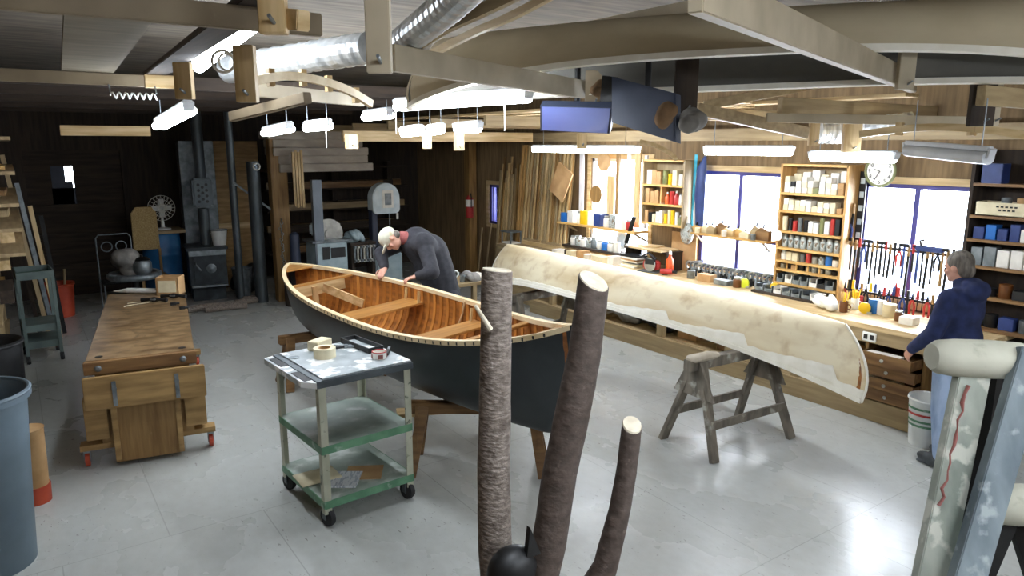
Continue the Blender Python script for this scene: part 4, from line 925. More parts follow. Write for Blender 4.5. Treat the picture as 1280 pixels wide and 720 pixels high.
# ---- parts shelf B
sb=thing('parts_shelf','tall open wooden parts shelf between the middle and right windows','shelf',(7.14,4.535,0))
def carcass(root,hw,z0,z1,levels,dp,mS='shelf_side'):
    for s in (-1,1): B().box((0,s*hw,(z0+z1)/2),(dp,.025,z1-z0)).build('side_panel',mS,root)
    B().box((0,0,z1-.012),(dp,2*hw,.025)).build('top_panel','shelf_wood',root)
    B().box((dp/2-.006,0,(z0+z1)/2),(.01,2*hw,z1-z0)).build('back_panel','oldpine_z',root)
    for z in levels: B().box((-.01,0,z-.0125),(dp,2*hw-.02,.025)).build('shelf_board','shelf_wood',root)
carcass(sb,.385,.91,2.34,[2.03,1.835,1.61,1.425,1.28,1.185,1.03],.27)
U='parts shelf'
W='white';CR='cream'
stacks(U,'top shelf',[[W,W,CR],[W,'black'],[W,W],[W,CR,W],[CR,W],['olive'],[W,W,W],[W,CR,W],[CR,W],['brown','brown']],4.9,4.2,7.02,2.03,.062,'small boxes on the parts shelf top')
for i in range(6): small('box',['cream','white','white','cream','white','white'][i],(7.2,4.82-.11*i,2.03),.09,.09,.2+.02*(i%3),'%s carton, %s from left in the rear row of parts shelf top'%(['cream','white','white','cream','white','white'][i],ORD[i]),'cartons in the rear row')
stacks(U,'second shelf',[[CR,W],[W,CR],[CR,CR],[CR,W],[W,W],[CR],[W,CR],[CR,W],[CR,CR],['brown']],4.9,4.2,7.02,1.835,.058,'boxes on the second shelf')
row(U,'third shelf',[('can',CR),('can','black'),('can','red'),('can','grey'),('can','black'),('box',W),('box',W),('can','olive'),('box',W),('can','red'),('box','black')],4.9,4.2,7.02,1.61,.18,'things on the third shelf')
row(U,'fourth shelf',[('jar','clear')]*9,4.9,4.2,7.02,1.425,.15,'jars on the fourth shelf',hmin=.85)
row(U,'fifth shelf',[('jar',W),('box',CR),('box',CR),('can','grey'),('can','red'),('can','silver'),('jar','clear'),('can','blue'),('can','white')],4.9,4.2,7.02,1.28,.11,'things on the fifth shelf')
row(U,'cubby shelf',[('can','silver'),('can','black'),('box','brown'),('can','black'),('can','clear'),('can','clear'),('can','silver'),('can','clear'),('can','black')],4.9,4.2,7.02,1.185,.075,'things on the cubby shelf')
for y in (4.78,4.66,4.52,4.38): B().box((-.12,y-4.535,1.23),(.015,.012,.09)).build('divider','shelf_wood',sb)
row(U,'upper bin row',[('bin','grey'),('bin',W),('bin','grey'),('bin','grey'),('bin',W),('bin','black'),('bin','grey')],4.9,4.2,7.0,1.03,.1,'bins in the upper row',dp=.2,hmin=.85)
bs2=thing('bin_stand','low slanted stand carrying the lower row of bins on bench','stand',(6.9,4.6,.91)); B().box((0,0,.012),(.25,.9,.024)).build('base','dark_y',bs2)
row('the low stand','front row',[('bin','grey'),('bin','grey'),('bin',W),('bin','grey'),('bin','grey'),('bin','grey'),('bin',W)],5.03,4.22,6.8,.935,.08,'bins in the lower row',dp=.16,hmin=.85)
tg=thing('name_tag','white oval tag hanging at the left edge of parts shelf','tag',(6.985,4.9,1.55)); B().lathe([(.055,-.004),(.06,0),(.055,.004)],(0,0,0),24,axis=(1,0,0)).build('disc','white',tg); B().cyl((0,0,.055),(0,0,.12),.003).build('string','white',tg)
hg=thing('photo_strip','dark hanging strip of small pale cards right of parts shelf','strip',(7.22,4.1,1.9)); B().box((0,0,0),(.02,.07,.75)).build('backing','black',hg)
for k in range(5): B().box((-.012,0,.28-.14*k),(.004,.045,.06)).build('card','sawwhite',hg)
# ---- shelf A
sa=thing('can_shelf','smaller open wall shelf of cans left of middle window','shelf',(7.14,6.7,0))
carcass(sa,.36,1.49,2.35,[2.03,1.78,1.52],.26,'oldpine_z')
B().box((-.05,.02,1.91),(.16,.02,.24)).build('divider','shelf_side',sa)
U='can shelf'
row(U,'top shelf',[('box',W),('box','brown'),('box','brown'),('can','olive'),('can','yellow'),('box',CR),('can','white')],7.03,6.38,7.02,2.03,.24,'things on the can shelf top')
row(U,'middle shelf',[('box','brown'),('book','brown'),('box','brown'),('bottle',W),('bottle','orange'),('can','red'),('bottle','red'),('jar',W)],7.03,6.38,7.02,1.78,.21,'things on the can shelf middle')
row(U,'bottom shelf',[('book','brown'),('book','black'),('book',CR),('book',W),('box',W),('can','yellow'),('can',CR),('can','yellow'),('can',W),('bottle','olive')],7.03,6.38,7.02,1.52,.2,'things on the can shelf bottom')
# ---- middle window: sill shelf with planes and blocks, clamps below
sm=thing('window_shelf','narrow wooden shelf across the middle window','shelf',(7.17,5.69,1.45)); B().box((0,0,-.012),(.2,1.18,.024)).build('board','shelf_wood',sm)
for y in (-.5,.5): B().bar((.1,y,-.15),(-.06,y,-.02),.02,.02).build('bracket','oldpine_z',sm)
random.seed(4)
for i in range(9):
    l=random.uniform(.12,.2);h=random.uniform(.08,.17); c=['shelf_wood','cream','oldpine_y','oak_y','pine_y'][i%5]
    o=thing('wood_plane','%s wooden block plane from left on the middle window shelf'%ORD[i],'plane',(7.14+.04*(i%2),6.2-.125*i,1.45),group='planes on the window shelf')
    B().prism([(-l/2,0),(l/2,0),(l/2,h*.6),(l*.1,h),(-l/2,h*.75)],-.035,.035,Matrix(((0,0,1,0),(1,0,0,0),(0,1,0,0),(0,0,0,1)))).build('body',c,o,bev=.003)
    B().box((0,-.0,h+.01),(.02,.012,.05),rot=(.4,0,0)).build('iron','iron',o)
for i in range(3):
    small('can',['cream','white','grey'][i],(7.06,6.12-.42*i,1.45),.06,.06,.07,'%s small can at front of middle window shelf, %s from left'%(['cream','white','grey'][i],ORD[i]))
cr=thing('clamp_rail','dark rail of spring clamps below the middle window','rail',(7.08,5.6,1.06)); B().box((0,0,0),(.03,1.35,.035)).build('rail','dark_y',cr)
for y in (-.6,.6): B().box((.1,y,0),(.2,.03,.03)).build('bracket','iron',cr)
random.seed(9)
for i in range(20):
    y=6.2-.064*i; k=i%3
    o=thing('spring_clamp','%s spring clamp from left on the middle window rail'%ORD[i],'clamp',(7.05,y,1.05),random.uniform(-.3,.3),'clamps on the middle window rail')
    a=random.uniform(.0,.25)
    B().torus((0,0,-.02),.05,.014,(.9,.4,.2),14,7).build('jaw','galv' if k else 'tin',o)
    for s in (-1,1): B().tube([(s*.02,0,-.05),(s*.035,s*.012,-.13),(s*.03,s*.018,-.22-.03*(i%2))],[.014,.018,.013],8).build('handle',['iron','galv','redp' if i==9 else 'black'][k],o)
lower=[('orange','bottle',6.36,.30,'orange plastic bottle at left end of clamp rail'),('grey','can',6.0,.10,'grey can on the bench under the clamp rail'),('brown','box',5.75,.09,'low brown box on bench under the clamp rail'),('grey','box',5.5,.06,'flat grey box on the bench under middle window'),('amber','jar',5.3,.12,'amber jar on bench at right of middle window')]
for c,k,y,h,l in lower: small(k,c,(6.85,y,.91),.1 if k!='box' else .2,.12,h,l)
for (px,py,x,l,m) in ((930,358,6.9,'lime yellow round tape measure on bench under the clamps','neon'),(969,346,6.95,'yellow tape measure beside the bins on bench','yellow'),(1080,393,6.8,'yellow round tape measure in front of mugs on right bench','yellow')):
    p=atx(px,py,x); t=thing('tape_measure',l,'tape measure',(x,p.y,.911),.3)
    B().lathe([(.045,-.025),(.055,-.02),(.055,.02),(.045,.025)],(0,0,.055),18,axis=(1,.2,0)).build('case',m,t,smooth=True); B().box((-.02,-.05,.012),(.02,.04,.02)).build('tape_tip','tin',t)
# power tool, stack of magazines etc left of clamps
pt=thing('cordless_saw','red and black cordless power saw on the bench','power tool',(6.8,6.63,.91),.2)
B().box((0,0,.09),(.12,.22,.12)).build('body','redp',pt,bev=.02); B().tube([(0,.08,.14),(0,.14,.2),(0,.05,.24),(0,-.06,.17)],.018,8).build('handle','black',pt,smooth=True)
B().lathe([(.085,-.004),(.085,.004)],(-.08,-.02,.1),22,axis=(1,0,0)).build('blade','tin',pt); B().box((-.07,-.02,.14),(.03,.16,.09)).build('guard','black',pt,bev=.01); B().box((-.02,0,.01),(.2,.3,.008)).build('base_plate','galv',pt)
t=thing('red_drill','red plastic drill lying right of the saw on bench','drill',(6.75,6.3,.911),.5); B().tube([(0,.09,.05),(0,-.06,.05)],.035,12).build('body','redp',t,smooth=True); B().cyl((0,-.06,.05),(0,-.12,.05),.018).build('chuck','iron',t); B().box((.04,.06,.03),(.12,.05,.05)).build('handle','black',t,bev=.01)
random.seed(8)
for i in range(7):
    o=B().box((0,0,.011),(.22,.3,.022)).build('magazine',['white','cream','galv','white','cardboard','white','black'][i],loc=(6.9+random.uniform(-.02,.02),7.05+random.uniform(-.02,.02),.911+.0225*i),rz=random.uniform(-.12,.12)); tag(o,'%s magazine from the bottom in the bench stack'%ORD[i],'magazine','magazines in the bench stack')
tag(B().box((0,0,.25),(.02,.42,.5)).build('cardboard_sheet','cardboard',loc=(7.2,6.45,.911)),'brown cardboard sheet leaning behind the orange bottle','cardboard')
tag(B().box((0,0,.0),(.35,.6,.02)).box((.05,.1,.02),(.2,.3,.015),rz=.2).build('thin_offcut','pine_y',loc=(7.0,6.8,1.18)),'flat pile of thin tan offcuts over the magazines','offcut')
sh=thing('side_rack','low dark side rack beneath the can shelf','rack',(7.05,6.85,.911))
for y in (-.38,.38): B().box((0,y,.12),(.3,.02,.245)).build('side','dark_z',sh)
B().box((0,0,.25),(.34,.8,.015)).build('top','dark_y',sh)
# ---- left window: two shelves, jars, boards
for z,y0,y1,l in ((1.37,7.12,8.85,'upper board shelf across the left window with boxes'),(1.03,7.42,8.7,'lower dark shelf across the left window with a jar row')):
    r=thing('window_shelf',l,'shelf',(7.08,(y0+y1)/2,z)); B().box((0,0,-.015),(.26,y1-y0,.03)).build('board','shelf_wood' if z>1.2 else 'dark_y',r)
    for y in (y0+.1,y1-.1): B().bar((.2,y-(y0+y1)/2,-.16),(-.08,y-(y0+y1)/2,-.025),.025,.025).build('bracket','oldpine_z',r)
row('the upper left window shelf','board',[('box','blue'),('box',W),('jar',W),('box','yellow'),('box',W),('box','dark blue'),('jar',W),('box','clear'),('box',W),('jar','red')],8.8,7.25,6.97,1.37,.22,'things on the upper left window shelf',dp=.18,hmin=.6)
row('the lower left window shelf','board',[('jar',W),('jar','clear'),('jar',W),('jar','clear'),('jar','grey'),('jar',W),('jar','blue'),('jar',W),('can',W)],8.6,7.5,6.97,1.03,.17,'jars on the lower left window shelf',hmin=.8)
fr=thing('wooden_hoop','white round hoop standing behind the lower jar row','hoop',(7.2,7.62,1.18)); B().torus((0,0,0),.11,.02,(1,0,0),28,8).build('ring','white',fr,smooth=True); B().lathe([(.1,-.004),(.1,.004)],(0.01,0,0),28,axis=(1,0,0)).build('disc','sawwhite',fr)
for i,(y,z0,z1,w,m,l) in enumerate([(8.52,1.4,2.42,.08,'frame_white','white vertical board at left edge of left window'),(7.86,1.4,2.1,.15,'pine_z','wide tan board standing in the middle of left window'),(7.72,1.4,2.5,.06,'oak_z','narrow brown board standing right of window middle'),(7.5,1.4,2.5,.05,'frame_white','white thin board before the right half of left window'),(7.32,1.4,2.45,.10,'pine_z','tan board standing at the right of left window'),(7.16,1.4,2.4,.05,'frame_white','white narrow board next to the can shelf')]):
    tag(B().box((0,0,(z1-z0)/2),(.03,w,z1-z0)).build('leaning_board',m,loc=(7.17,y,z0-.0)),l,'board')
for i,(px,py,r_,l) in enumerate([(745,243,.13,'brown round disc hanging over the left window'),(755,202,.14,'tan round disc hanging high on the left window'),(742,244,.0,''),]):
    if not l: continue
    p=atx(px,py,7.12); tag(B().lathe([(r_*.97,-.008),(r_,0),(r_*.97,.008)],(0,0,0),24,axis=(1,0,0)).build('hanging_disc','cardboard' if i else 'oak_z',loc=(7.12,p.y,p.z)),l,'disc')
tag(B().box((0,0,0),(.02,.38,.5),rot=(.5,0,0)).build('cardboard_sheet','cardboard',loc=(6.95,8.75,1.98)),'tilted square of tan cardboard hanging left of left window','cardboard')
sq=thing('caulking_gun','dark caulking gun hanging slanted between the left window shelves','tool',(6.98,7.25,1.25)); B().cyl((0,-.08,.32),(0,.06,-.05),.03).build('barrel','iron',sq,smooth=True); B().tube([(0,.06,-.05),(0,.1,-.1),(0,.03,-.14)],.012,8).build('handle','galv',sq)
random.seed(31)
for i in range(8):
    k=['box','can','box','box','can','box','box','box'][i]; c=[W,'black',CR,'brown','white',CR,'cream','white'][i]
    small(k,c,(6.72+.05*(i%2),8.5-.17*i,.911),.12,.16,.08+.05*random.random(),'%s %s, %s from left along the far left bench front'%(c,k,ORD[i]),'things along the far bench front')
wo=thing('plank_stack','long tan planks stacked under the left window','planks',(7.1,9.2,.911)); B().box((0,0,.03),(.3,1.2,.06)).build('plank','pine_y',wo); B().box((.02,.1,.08),(.25,1.0,.035)).build('plank','oldpine_y',wo)
tag(B().box((0,0,.44),(.6,1.2,.87)).box((0,0,.89),(.66,1.25,.04)).build('low_cabinet','oldpine_y',loc=(6.95,9.45,0)),'low tan cabinet under the leaning lumber strips','cabinet')
# lumber strips leaning in the corner
random.seed(2)
N_=72
for i in range(N_):
    y=10.75-i*(2.05/N_); h=random.uniform(1.5,2.35); z=0.02
    if y<10.08: z=.915; h=min(h,1.62)
    x0=7.10-.05*(i%3)
    m=['oak_z','pine_z','pine_z','oldpine_z','shelf_side','pine_z'][random.randrange(6)]
    o=B().bar((0,0,0),(.15,random.uniform(-.012,.012),h),random.uniform(.02,.06),random.uniform(.012,.03),(1,0,0)).build('lumber_strip',m,loc=(x0,y,z))
    tag(o,'%s lumber strip from left leaning on the right wall'%ORD[i],'lumber','lumber strips leaning on the right wall')
crt=thing('wire_crate','small grey box frame standing on the low cabinet','crate',(6.85,9.95,.91)); 
for y in (-.13,.13):
    for x in (-.1,.1): B().box((x,y,.1),(.02,.02,.2)).build('post','galv',crt)
B().box((0,0,.2),(.24,.3,.02)).build('top','galv',crt); B().box((0,0,.012),(.22,.28,.02)).build('bottom','white',crt)
# far post and extinguisher
tag(B().box((0,0,1.3),(.16,.2,2.6)).build('timber_post','oak_z',loc=(7.15,11.75,0),bev=.01),'dark brown timber post left of narrow far window','post')
p=atx(587,256,7.1); fe=thing('fire_extinguisher','red fire extinguisher with white label on far wall post','fire extinguisher',(7.1,p.y,p.z-.25))
B().lathe([(.06,0),(.075,.02),(.075,.36),(.03,.44),(.022,.47)],(0,0,0),20).build('tank','redp',fe,smooth=True); B().lathe([(.0765,.22),(.0765,.35)],(0,0,0),20,cap=False).build('label_band','white',fe)
B().box((0,0,.5),(.03,.1,.05)).build('valve','iron',fe); B().tube([(0,-.03,.49),(-.02,-.1,.4),(-.02,-.09,.2)],.01,7).build('hose','black',fe)
for i in range(6):
    a=atx(596+9*i,300+3*i,7.0); tag(B().bar((0,0,0),(.16,-.06*(i%3-1),1.0+.1*(i%2)),.03,.02,(1,0,0)).build('thin_stick','oldpine_z',loc=(7.0,a.y,.02)),'%s short stick leaning right of the dark timber post'%ORD[i],'stick','short sticks by the post')
# clothes and straps between shelf A and middle window
tag(B().tube([(0,0,0),(.0,.02,-.4),(0,.03,-.75),(0,.02,-.95)],.025,8,flat=.4).build('strap','cyan',loc=(7.18,6.30,2.42),smooth=True),'long cyan strap hanging left of middle window','strap')
jk=thing('jacket','dark blue garment hanging behind the cyan strap','jacket',(7.2,6.17,2.4)); B().tube([(0,0,0),(-.03,.02,-.15),(-.03,.03,-.5),(-.02,.02,-.9)],[.02,.07,.08,.06],12,flat=.5).build('cloth','bluedark',jk,smooth=True); B().torus((0,0,.02),.02,.005,(0,1,0)).build('hook','tin',jk)
tb=thing('plastic_bag','clear grey bag of parts hanging left of middle window','bag',(7.1,6.32,1.42)); B().ell((0,0,0),(.06,.1,.14)).build('bag','jar',tb,smooth=True); B().cyl((0,0,.12),(0,0,.22),.02,.012).build('neck','white',tb)
tag(B().tube([(0,0,0),(0,.02,-.4),(.02,.06,-.9)],[.03,.05,.03],10,flat=.5).build('tool_case','iron',loc=(7.2,6.36-.02,2.25),smooth=True),'dark slim tool case hanging at right edge of can shelf','tool')
# ---- right window tools
for z,l,y0,y1 in ((1.53,'upper tool rail across the right window',3.04,4.2),(1.05,'lower tool rail across the right window sill',2.95,4.2)):
    r=thing('tool_rail',l,'rail',(7.16,(y0+y1)/2,z)); B().box((0,0,0),(.06,y1-y0,.022)).build('rail','dark_y',r)
    for y in (y0+.06,y1-.06): B().box((.08,y-(y0+y1)/2,0),(.12,.03,.02)).build('bracket','oldpine_y',r)
def htool(kind,y,z,label,i,group):
    o=thing(kind,label,'tool',(7.12,y,z),0,group); m=['iron','galv','frame_blue','iron','dark_z'][i%5]; l=.18+.13*((i*7)%5)/4
    if kind=='hammer':
        B().cyl((0,0,.06),(0,0,-l-.06),.012,.015,8).build('handle',['oak_z','bluedark','black'][i%3],o); B().cyl((0,-.05,.05),(0,.05,.05),.02,.016,10).build('head','iron',o)
    elif kind=='chisel':
        B().cyl((0,0,.07),(0,0,-.02),.016,.013,8).build('handle',['redp','oak_z','black'][i%3],o); B().box((0,0,-l/2-.02),(.008,.02,l)).build('blade','iron',o)
    elif kind=='pliers':
        for s in (-1,1): B().tube([(0,0,.0),(0,s*.025,-.07),(0,s*.02,-.17)],[.008,.011,.009],7).build('handle',['redp','bluedark','black'][i%3],o)
        B().cyl((0,0,-.01),(0,0,.06),.016,.005,8).build('jaw','iron',o)
    elif kind=='screwdriver':
        B().cyl((0,0,.09),(0,0,0),.014,.018,8).build('handle',['redp','black','yellow','bluedark'][i%4],o); B().cyl((0,0,0),(0,0,-.12),.005,seg=6).build('shaft','iron',o)
    elif kind=='file':
        B().cyl((0,0,.05),(0,0,-.05),.013,.016,8).build('handle','oak_z',o); B().bar((0,0,-.05),(0,.01,-.05-l*1.4),.025,.006,(1,0,0)).build('blade','iron',o)
    return o
K=['hammer','chisel','file','chisel','pliers','hammer','file','chisel']
for i in range(24):
    k=K[i%8]; htool(k,4.15-.045*i,1.53,'%s hanging tool from left on upper rail, a dark %s'%(ORD[i],k),i,'tools on the upper rail')
K=['pliers','screwdriver','screwdriver','pliers','chisel']
for i in range(24):
    k=K[i%5]; htool(k,4.14-.047*i,1.07,'%s hand tool from left on lower rail, a %s'%(ORD[i],k),i,'tools on the lower rail')
for i in range(7): htool(['file','pliers','chisel'][i%3],4.16-.012*(i%2)-.02*i if False else 4.12+.02*(i%3),1.9-.15*i if i<2 else 1.3-.0*i,'x'*0+'%s tool from top beside the left edge of right window'%ORD[i],i,'tools beside the right window') if i<2 else None
hl=thing('clamp','red handled clamp standing on the lower rail before window','clamp',(7.15,3.62,1.061)); B().prism([(-.04,0),(.04,0),(.015,.1),(-.01,.14)],-.015,.015,Matrix(((0,0,1,0),(1,0,0,0),(0,1,0,0),(0,0,0,1)))).build('body','redp',hl); B().cyl((0,0,.1),(0,0,.18),.008).build('screw','tin',hl)
p=atx(1160,322,7.1); t=thing('wood_plane','dark long plane lying on the upper rail at right','plane',(7.12,p.y,1.541)); B().box((0,0,.03),(.05,.26,.05)).build('body','bluedark',t,bev=.01); B().tube([(0,.08,.05),(0,.1,.1),(0,.06,.11)],.012,8).build('handle','dark_z',t)
# bench items in front of right window
def bp(px,py,x=6.75): p=atz(px,py,.911); return (p.x,p.y,.911)
for i,(px,py,c,l) in enumerate([(1054,390,'amber','brown glass with yellow brushes by the parts shelf'),(1068,386,'white','white mug holding yellow pencils on bench'),(1058,388,'cream','cream cup beside the pencil mug')]):
    q=bp(px,py); mg=thing('mug',l,'mug',(min(q[0],7.12),q[1],.911)); B().lathe([(.035,0),(.04,.005),(.04,.11),(.036,.11),(.034,.01)],(0,0,0),18).build('body',COL[c],mg,smooth=True)
    B().torus((0,-.05,.06),.024,.006,(1,0,0),12,6).build('handle',COL[c],mg,smooth=True)
    random.seed(i)
    for k in range(7 if i<2 else 3):
        o=B().bar((0,0,0),(random.uniform(-.03,.03),random.uniform(-.03,.03),.17+.03*random.random()),.008,.008,(0,1,0)).build('pencil',['yellow','shelf_wood'][k%2 if i!=1 else 0],loc=(mg.location.x+random.uniform(-.015,.015),mg.location.y+random.uniform(-.015,.015),.918))
        tag(o,'pencil standing in the %s'%['brown glass by the parts shelf','white mug on the right bench','cream cup on right bench'][i],'pencil','pencils in the %s'%['brown glass','white mug','cream cup'][i])
for px,py,k,c,w,h,l in [(1092,391,'can','blue',.11,.14,'blue paint can on the right bench'),(1101,393,'can','white',.08,.14,'white striped can right of the blue can'),(1111,396,'can','cream',.12,.13,'large cream tin on bench right of the blue can'),(1123,401,'jar','amber',.08,.10,'brown jar with white lid on right bench'),(1136,405,'box','white',.13,.07,'white plastic tub on right bench front'),(1075,384,'can','red',.05,.12,'thin red can behind the yellow tape measure')]:
    q=bp(px,py); small(k,c,(min(q[0],7.1),q[1],.911),w,w,h,l)
lump('plastic_bag','crumpled white plastic bag on bench before the bins',(6.62,4.05,.975),(.12,.13,.065),'whiteplastic','bag',15)
# clock with numerals
p=atx(1101,214,7.12); ck=thing('wall_clock','round white wall clock with dark numerals above right window','clock',(7.12,p.y,p.z))
B().lathe([(.0,-.015),(.145,-.015),(.145,.012),(0.0,.012)],(0,0,0),36,axis=(-1,0,0)).build('face','white',ck); B().torus((-.01,0,0),.148,.014,(1,0,0),36,8).build('rim','olive',ck,smooth=True)
for h in range(1,13):
    cu=bpy.data.curves.new('numeral','FONT'); cu.body=str(h); cu.size=.05; cu.align_x='CENTER'; cu.align_y='CENTER'; cu.extrude=.001
    to=bpy.data.objects.new('numeral',cu); C.objects.link(to)
    dg=bpy.context.evaluated_depsgraph_get(); me=bpy.data.meshes.new_from_object(to.evaluated_get(dg)); bpy.data.objects.remove(to); me.materials.clear(); me.materials.append(M['black'])
    no=bpy.data.objects.new('numeral',me); C.objects.link(no); no.parent=ck; a=PI/2-h*PI/6
    no.location=(-.015,-.108*math.cos(a),.108*math.sin(a)); no.rotation_euler=(R(90),0,R(-90))
for a,l,w in ((PI/2-(9+35/60)*PI/6,.06,.012),(PI/2-35*PI/30,.095,.008)): B().bar((-.02,0,0),(-.02,-l*math.cos(a),l*math.sin(a)),.003,w,(1,0,0)).build('hand','black',ck)
# ---- far right shelves
rs=thing('box_shelf','dark open shelf of boxes at the right end of window wall','shelf',(7.14,2.45,0))
for s in (-.53,.53): B().box((0,s,1.25),(.28,.03,2.5)).build('side_panel','dark_z',rs)
B().box((.13,0,1.25),(.01,1.06,2.5)).build('back_panel','dark_z',rs)
for z in (2.215,1.935,1.725,1.49,1.22,.94): B().box((-.01,0,z-.0125),(.28,1.03,.025)).build('shelf_board','oak_y',rs)
U='dark box shelf'
small('box','dark blue',(7.1,2.84,2.215),.16,.16,.17,'dark blue tub on the highest board of dark box shelf')
wb2=thing('storage_bin','long white plastic bin with dark handwriting on dark shelf','bin',(7.1,2.63,1.935)); B().box((0,0,.005),(.22,.6,.01)).box((-.105,0,.06),(.01,.6,.12)).box((.105,0,.06),(.01,.6,.12)).box((0,-.295,.06),(.22,.01,.12)).box((0,.295,.06),(.22,.01,.12)).build('body','cream',wb2)
random.seed(1)
for k in range(9): B().box((-.111,.12-.035*(k%5)-.02*(k//5),.085-.03*(k//5)),(.002,.022,.014)).build('handwriting','black',wb2)
for i in range(3): small('can',['grey','brown','white'][i],(7.08,2.72-.12*i,1.946),.08,.08,.15,'%s can standing inside the long white bin'%['grey','brown','white'][i])
row(U,'third board',[('book','dark blue'),('book','blue'),('book','dark blue'),('book','dark blue'),('box',W),('box',W),('box',W),('box','dark blue'),('box',CR)],2.94,2.1,7.02,1.725,.17,'things on the third dark board')
row(U,'fourth board',[('box','grey'),('box','grey'),('box',W),('box',W),('box',W),('box','red'),('box','red'),('box',W)],2.94,2.1,7.02,1.49,.18,'things on the fourth dark board')
row(U,'fifth board',[('can','black'),('can','black'),('can','amber'),('box','black'),('can','olive'),('can','black'),('box','brown')],2.94,2.1,7.02,1.22,.13,'things on the fifth dark board')
row(U,'sixth board',[('box','olive'),('can','black'),('box','dark blue'),('can','grey'),('box','brown'),('box','black')],2.94,2.1,7.02,.94,.14,'things on the sixth dark board')
# ---- under the bench
for i,(y,w,h,d,m,l) in enumerate([(4.2,.42,.30,.4,'cardboard','cardboard box under bench right of the grey sawhorse'),(3.72,.36,.34,.4,'cardboard','brown carton under the bench left of drawer cabinet'),(5.05,.5,.36,.4,'oak_y','wooden crate under the bench behind the grey sawhorse'),(5.8,.3,.3,.3,'cardboard','tan box under bench left of the sawhorse')]):
    tag(B().box((0,0,h/2),(d,w,h)).box((-d/2-.004,0,h*.55),(.006,.05,h*.9)).build('carton',m,loc=(6.75,y,.206)),l,'box')
lump('dark_bag','lumpy dark grey bag under the bench behind the cream canoe',(6.7,6.35,.33),(.22,.3,.13),'black','bag',31)
lump('cloth_heap','grey cloth heap on the bench bottom shelf',(6.68,6.85,.31),(.2,.25,.1),'rag','cloth',32)
lump('wood_scrap_sack','open sack of brown wood scraps under the bench',(6.7,4.65,.31),(.2,.16,.11),'oak_y','sack',33)
for i in range(9):
    o=B().box((0,0,0),(.3,.22,.028)).build('offcut_board',['pine_y','oldpine_y','white'][i%3],loc=(6.66,7.3,.221+.03*i),rz=.05*((i*5)%3-1)); tag(o,'%s board from bottom in offcut stack under the bench'%ORD[i],'offcut','offcut stack under the bench')
bk=thing('bucket','white plastic bucket with green and red stripes beside standing man','bucket',(6.27,2.80,0)); B().lathe([(.12,0),(.15,.42),(.155,.43),(.14,.42),(.11,.02)],(0,0,0),26).build('body','whiteplastic',bk,smooth=True); B().torus((0,0,.41),.15,.01).build('rim','whiteplastic',bk,smooth=True)
for z,m in ((.28,'redp'),(.22,'green_paint'),(.18,'green_paint'),(.33,'green_paint')): B().lathe([(.121+.071*z+.0015,z),(.121+.071*(z+.02)+.0015,z+.02)],(0,0,0),26,cap=False).build('printed_stripe',m,bk)
# side table behind canoe with mug
st2=thing('side_table','small work table with clutter right of the bending man','table',(4.75,8.1,0)); B().box((0,0,.77),(.8,.55,.04)).build('top','oldpine_x',st2)
for x in (-.35,.35):
    for y in (-.22,.22): B().box((x,y,.375),(.06,.06,.75)).build('leg','oldpine_z',st2)
mg=thing('mug','white mug with handle on the small table','mug',(4.62,8.15,.79)); B().lathe([(.06,0),(.065,.005),(.065,.16),(.06,.16),(.055,.01)],(0,0,0),20).build('body','whiteplastic',mg,smooth=True); B().torus((.075,-.03,.08),.04,.01,(.4,1,0),14,6).build('handle','whiteplastic',mg,smooth=True)
lump('cloth_heap','white crumpled paper on the small table left',(4.5,8.0,.83),(.14,.1,.05),'white','paper',41)
lump('cloth_heap','grey crumpled rags on the small table right',(4.85,7.98,.84),(.16,.12,.06),'rag','rags',42)
small('can','grey',(4.7,7.95,.79),.07,.07,.09,'grey can between rags on the small table')
small('box','white',(5.05,8.15,.79),.2,.14,.05,'flat white box at right of small table')
# ------------------------------------------------------------------ people
def apply(o):
    dg=bpy.context.evaluated_depsgraph_get(); me=bpy.data.meshes.new_from_object(o.evaluated_get(dg)); o.modifiers.clear(); o.data=me
    for p in me.polygons: p.use_smooth=True
def cap_(b,p0,p1,r0,r1,seg=14):
    p0=Vector(p0);p1=Vector(p1); b.tube([p0,p1],[r0,r1],seg); b.ell(p0,(r0,)*3,seg=seg); b.ell(p1,(r1,)*3,seg=seg)
def limb(b,pts,rad):
    for i in range(len(pts)-1): cap_(b,pts[i],pts[i+1],rad[i],rad[i+1])
def ellm(b,m,c,r):
    v=bmesh.ops.create_uvsphere(b.bm,u_segments=18,v_segments=12,radius=1)['verts']; mm=m@Matrix.Translation(c)@Matrix.Diagonal((*r,1))
    for x in v: x.co=mm@x.co
def frame(o,fwd,up):
    f=Vector(fwd).normalized(); u=Vector(up); u=(u-f*u.dot(f)).normalized(); x=f.cross(u)
    m=Matrix((x,f,u)).transposed().to_4x4(); m.translation=o; return m
def head(b,m):
    ellm(b,m,(0,-.005,.02),(.076,.096,.098)); ellm(b,m,(0,.03,-.045),(.058,.065,.07)); ellm(b,m,(0,.065,-.085),(.03,.03,.025))
    ellm(b,m,(0,.1,-.015),(.013,.022,.024)); ellm(b,m,(0,.085,.022),(.05,.018,.012)); ellm(b,m,(0,.083,-.058),(.028,.014,.007)); ellm(b,m,(0,.082,-.066),(.024,.013,.006))
    for s in (-1,1): ellm(b,m,(s*.078,-.005,-.01),(.01,.02,.032)); ellm(b,m,(s*.045,.065,-.03),(.022,.02,.02))
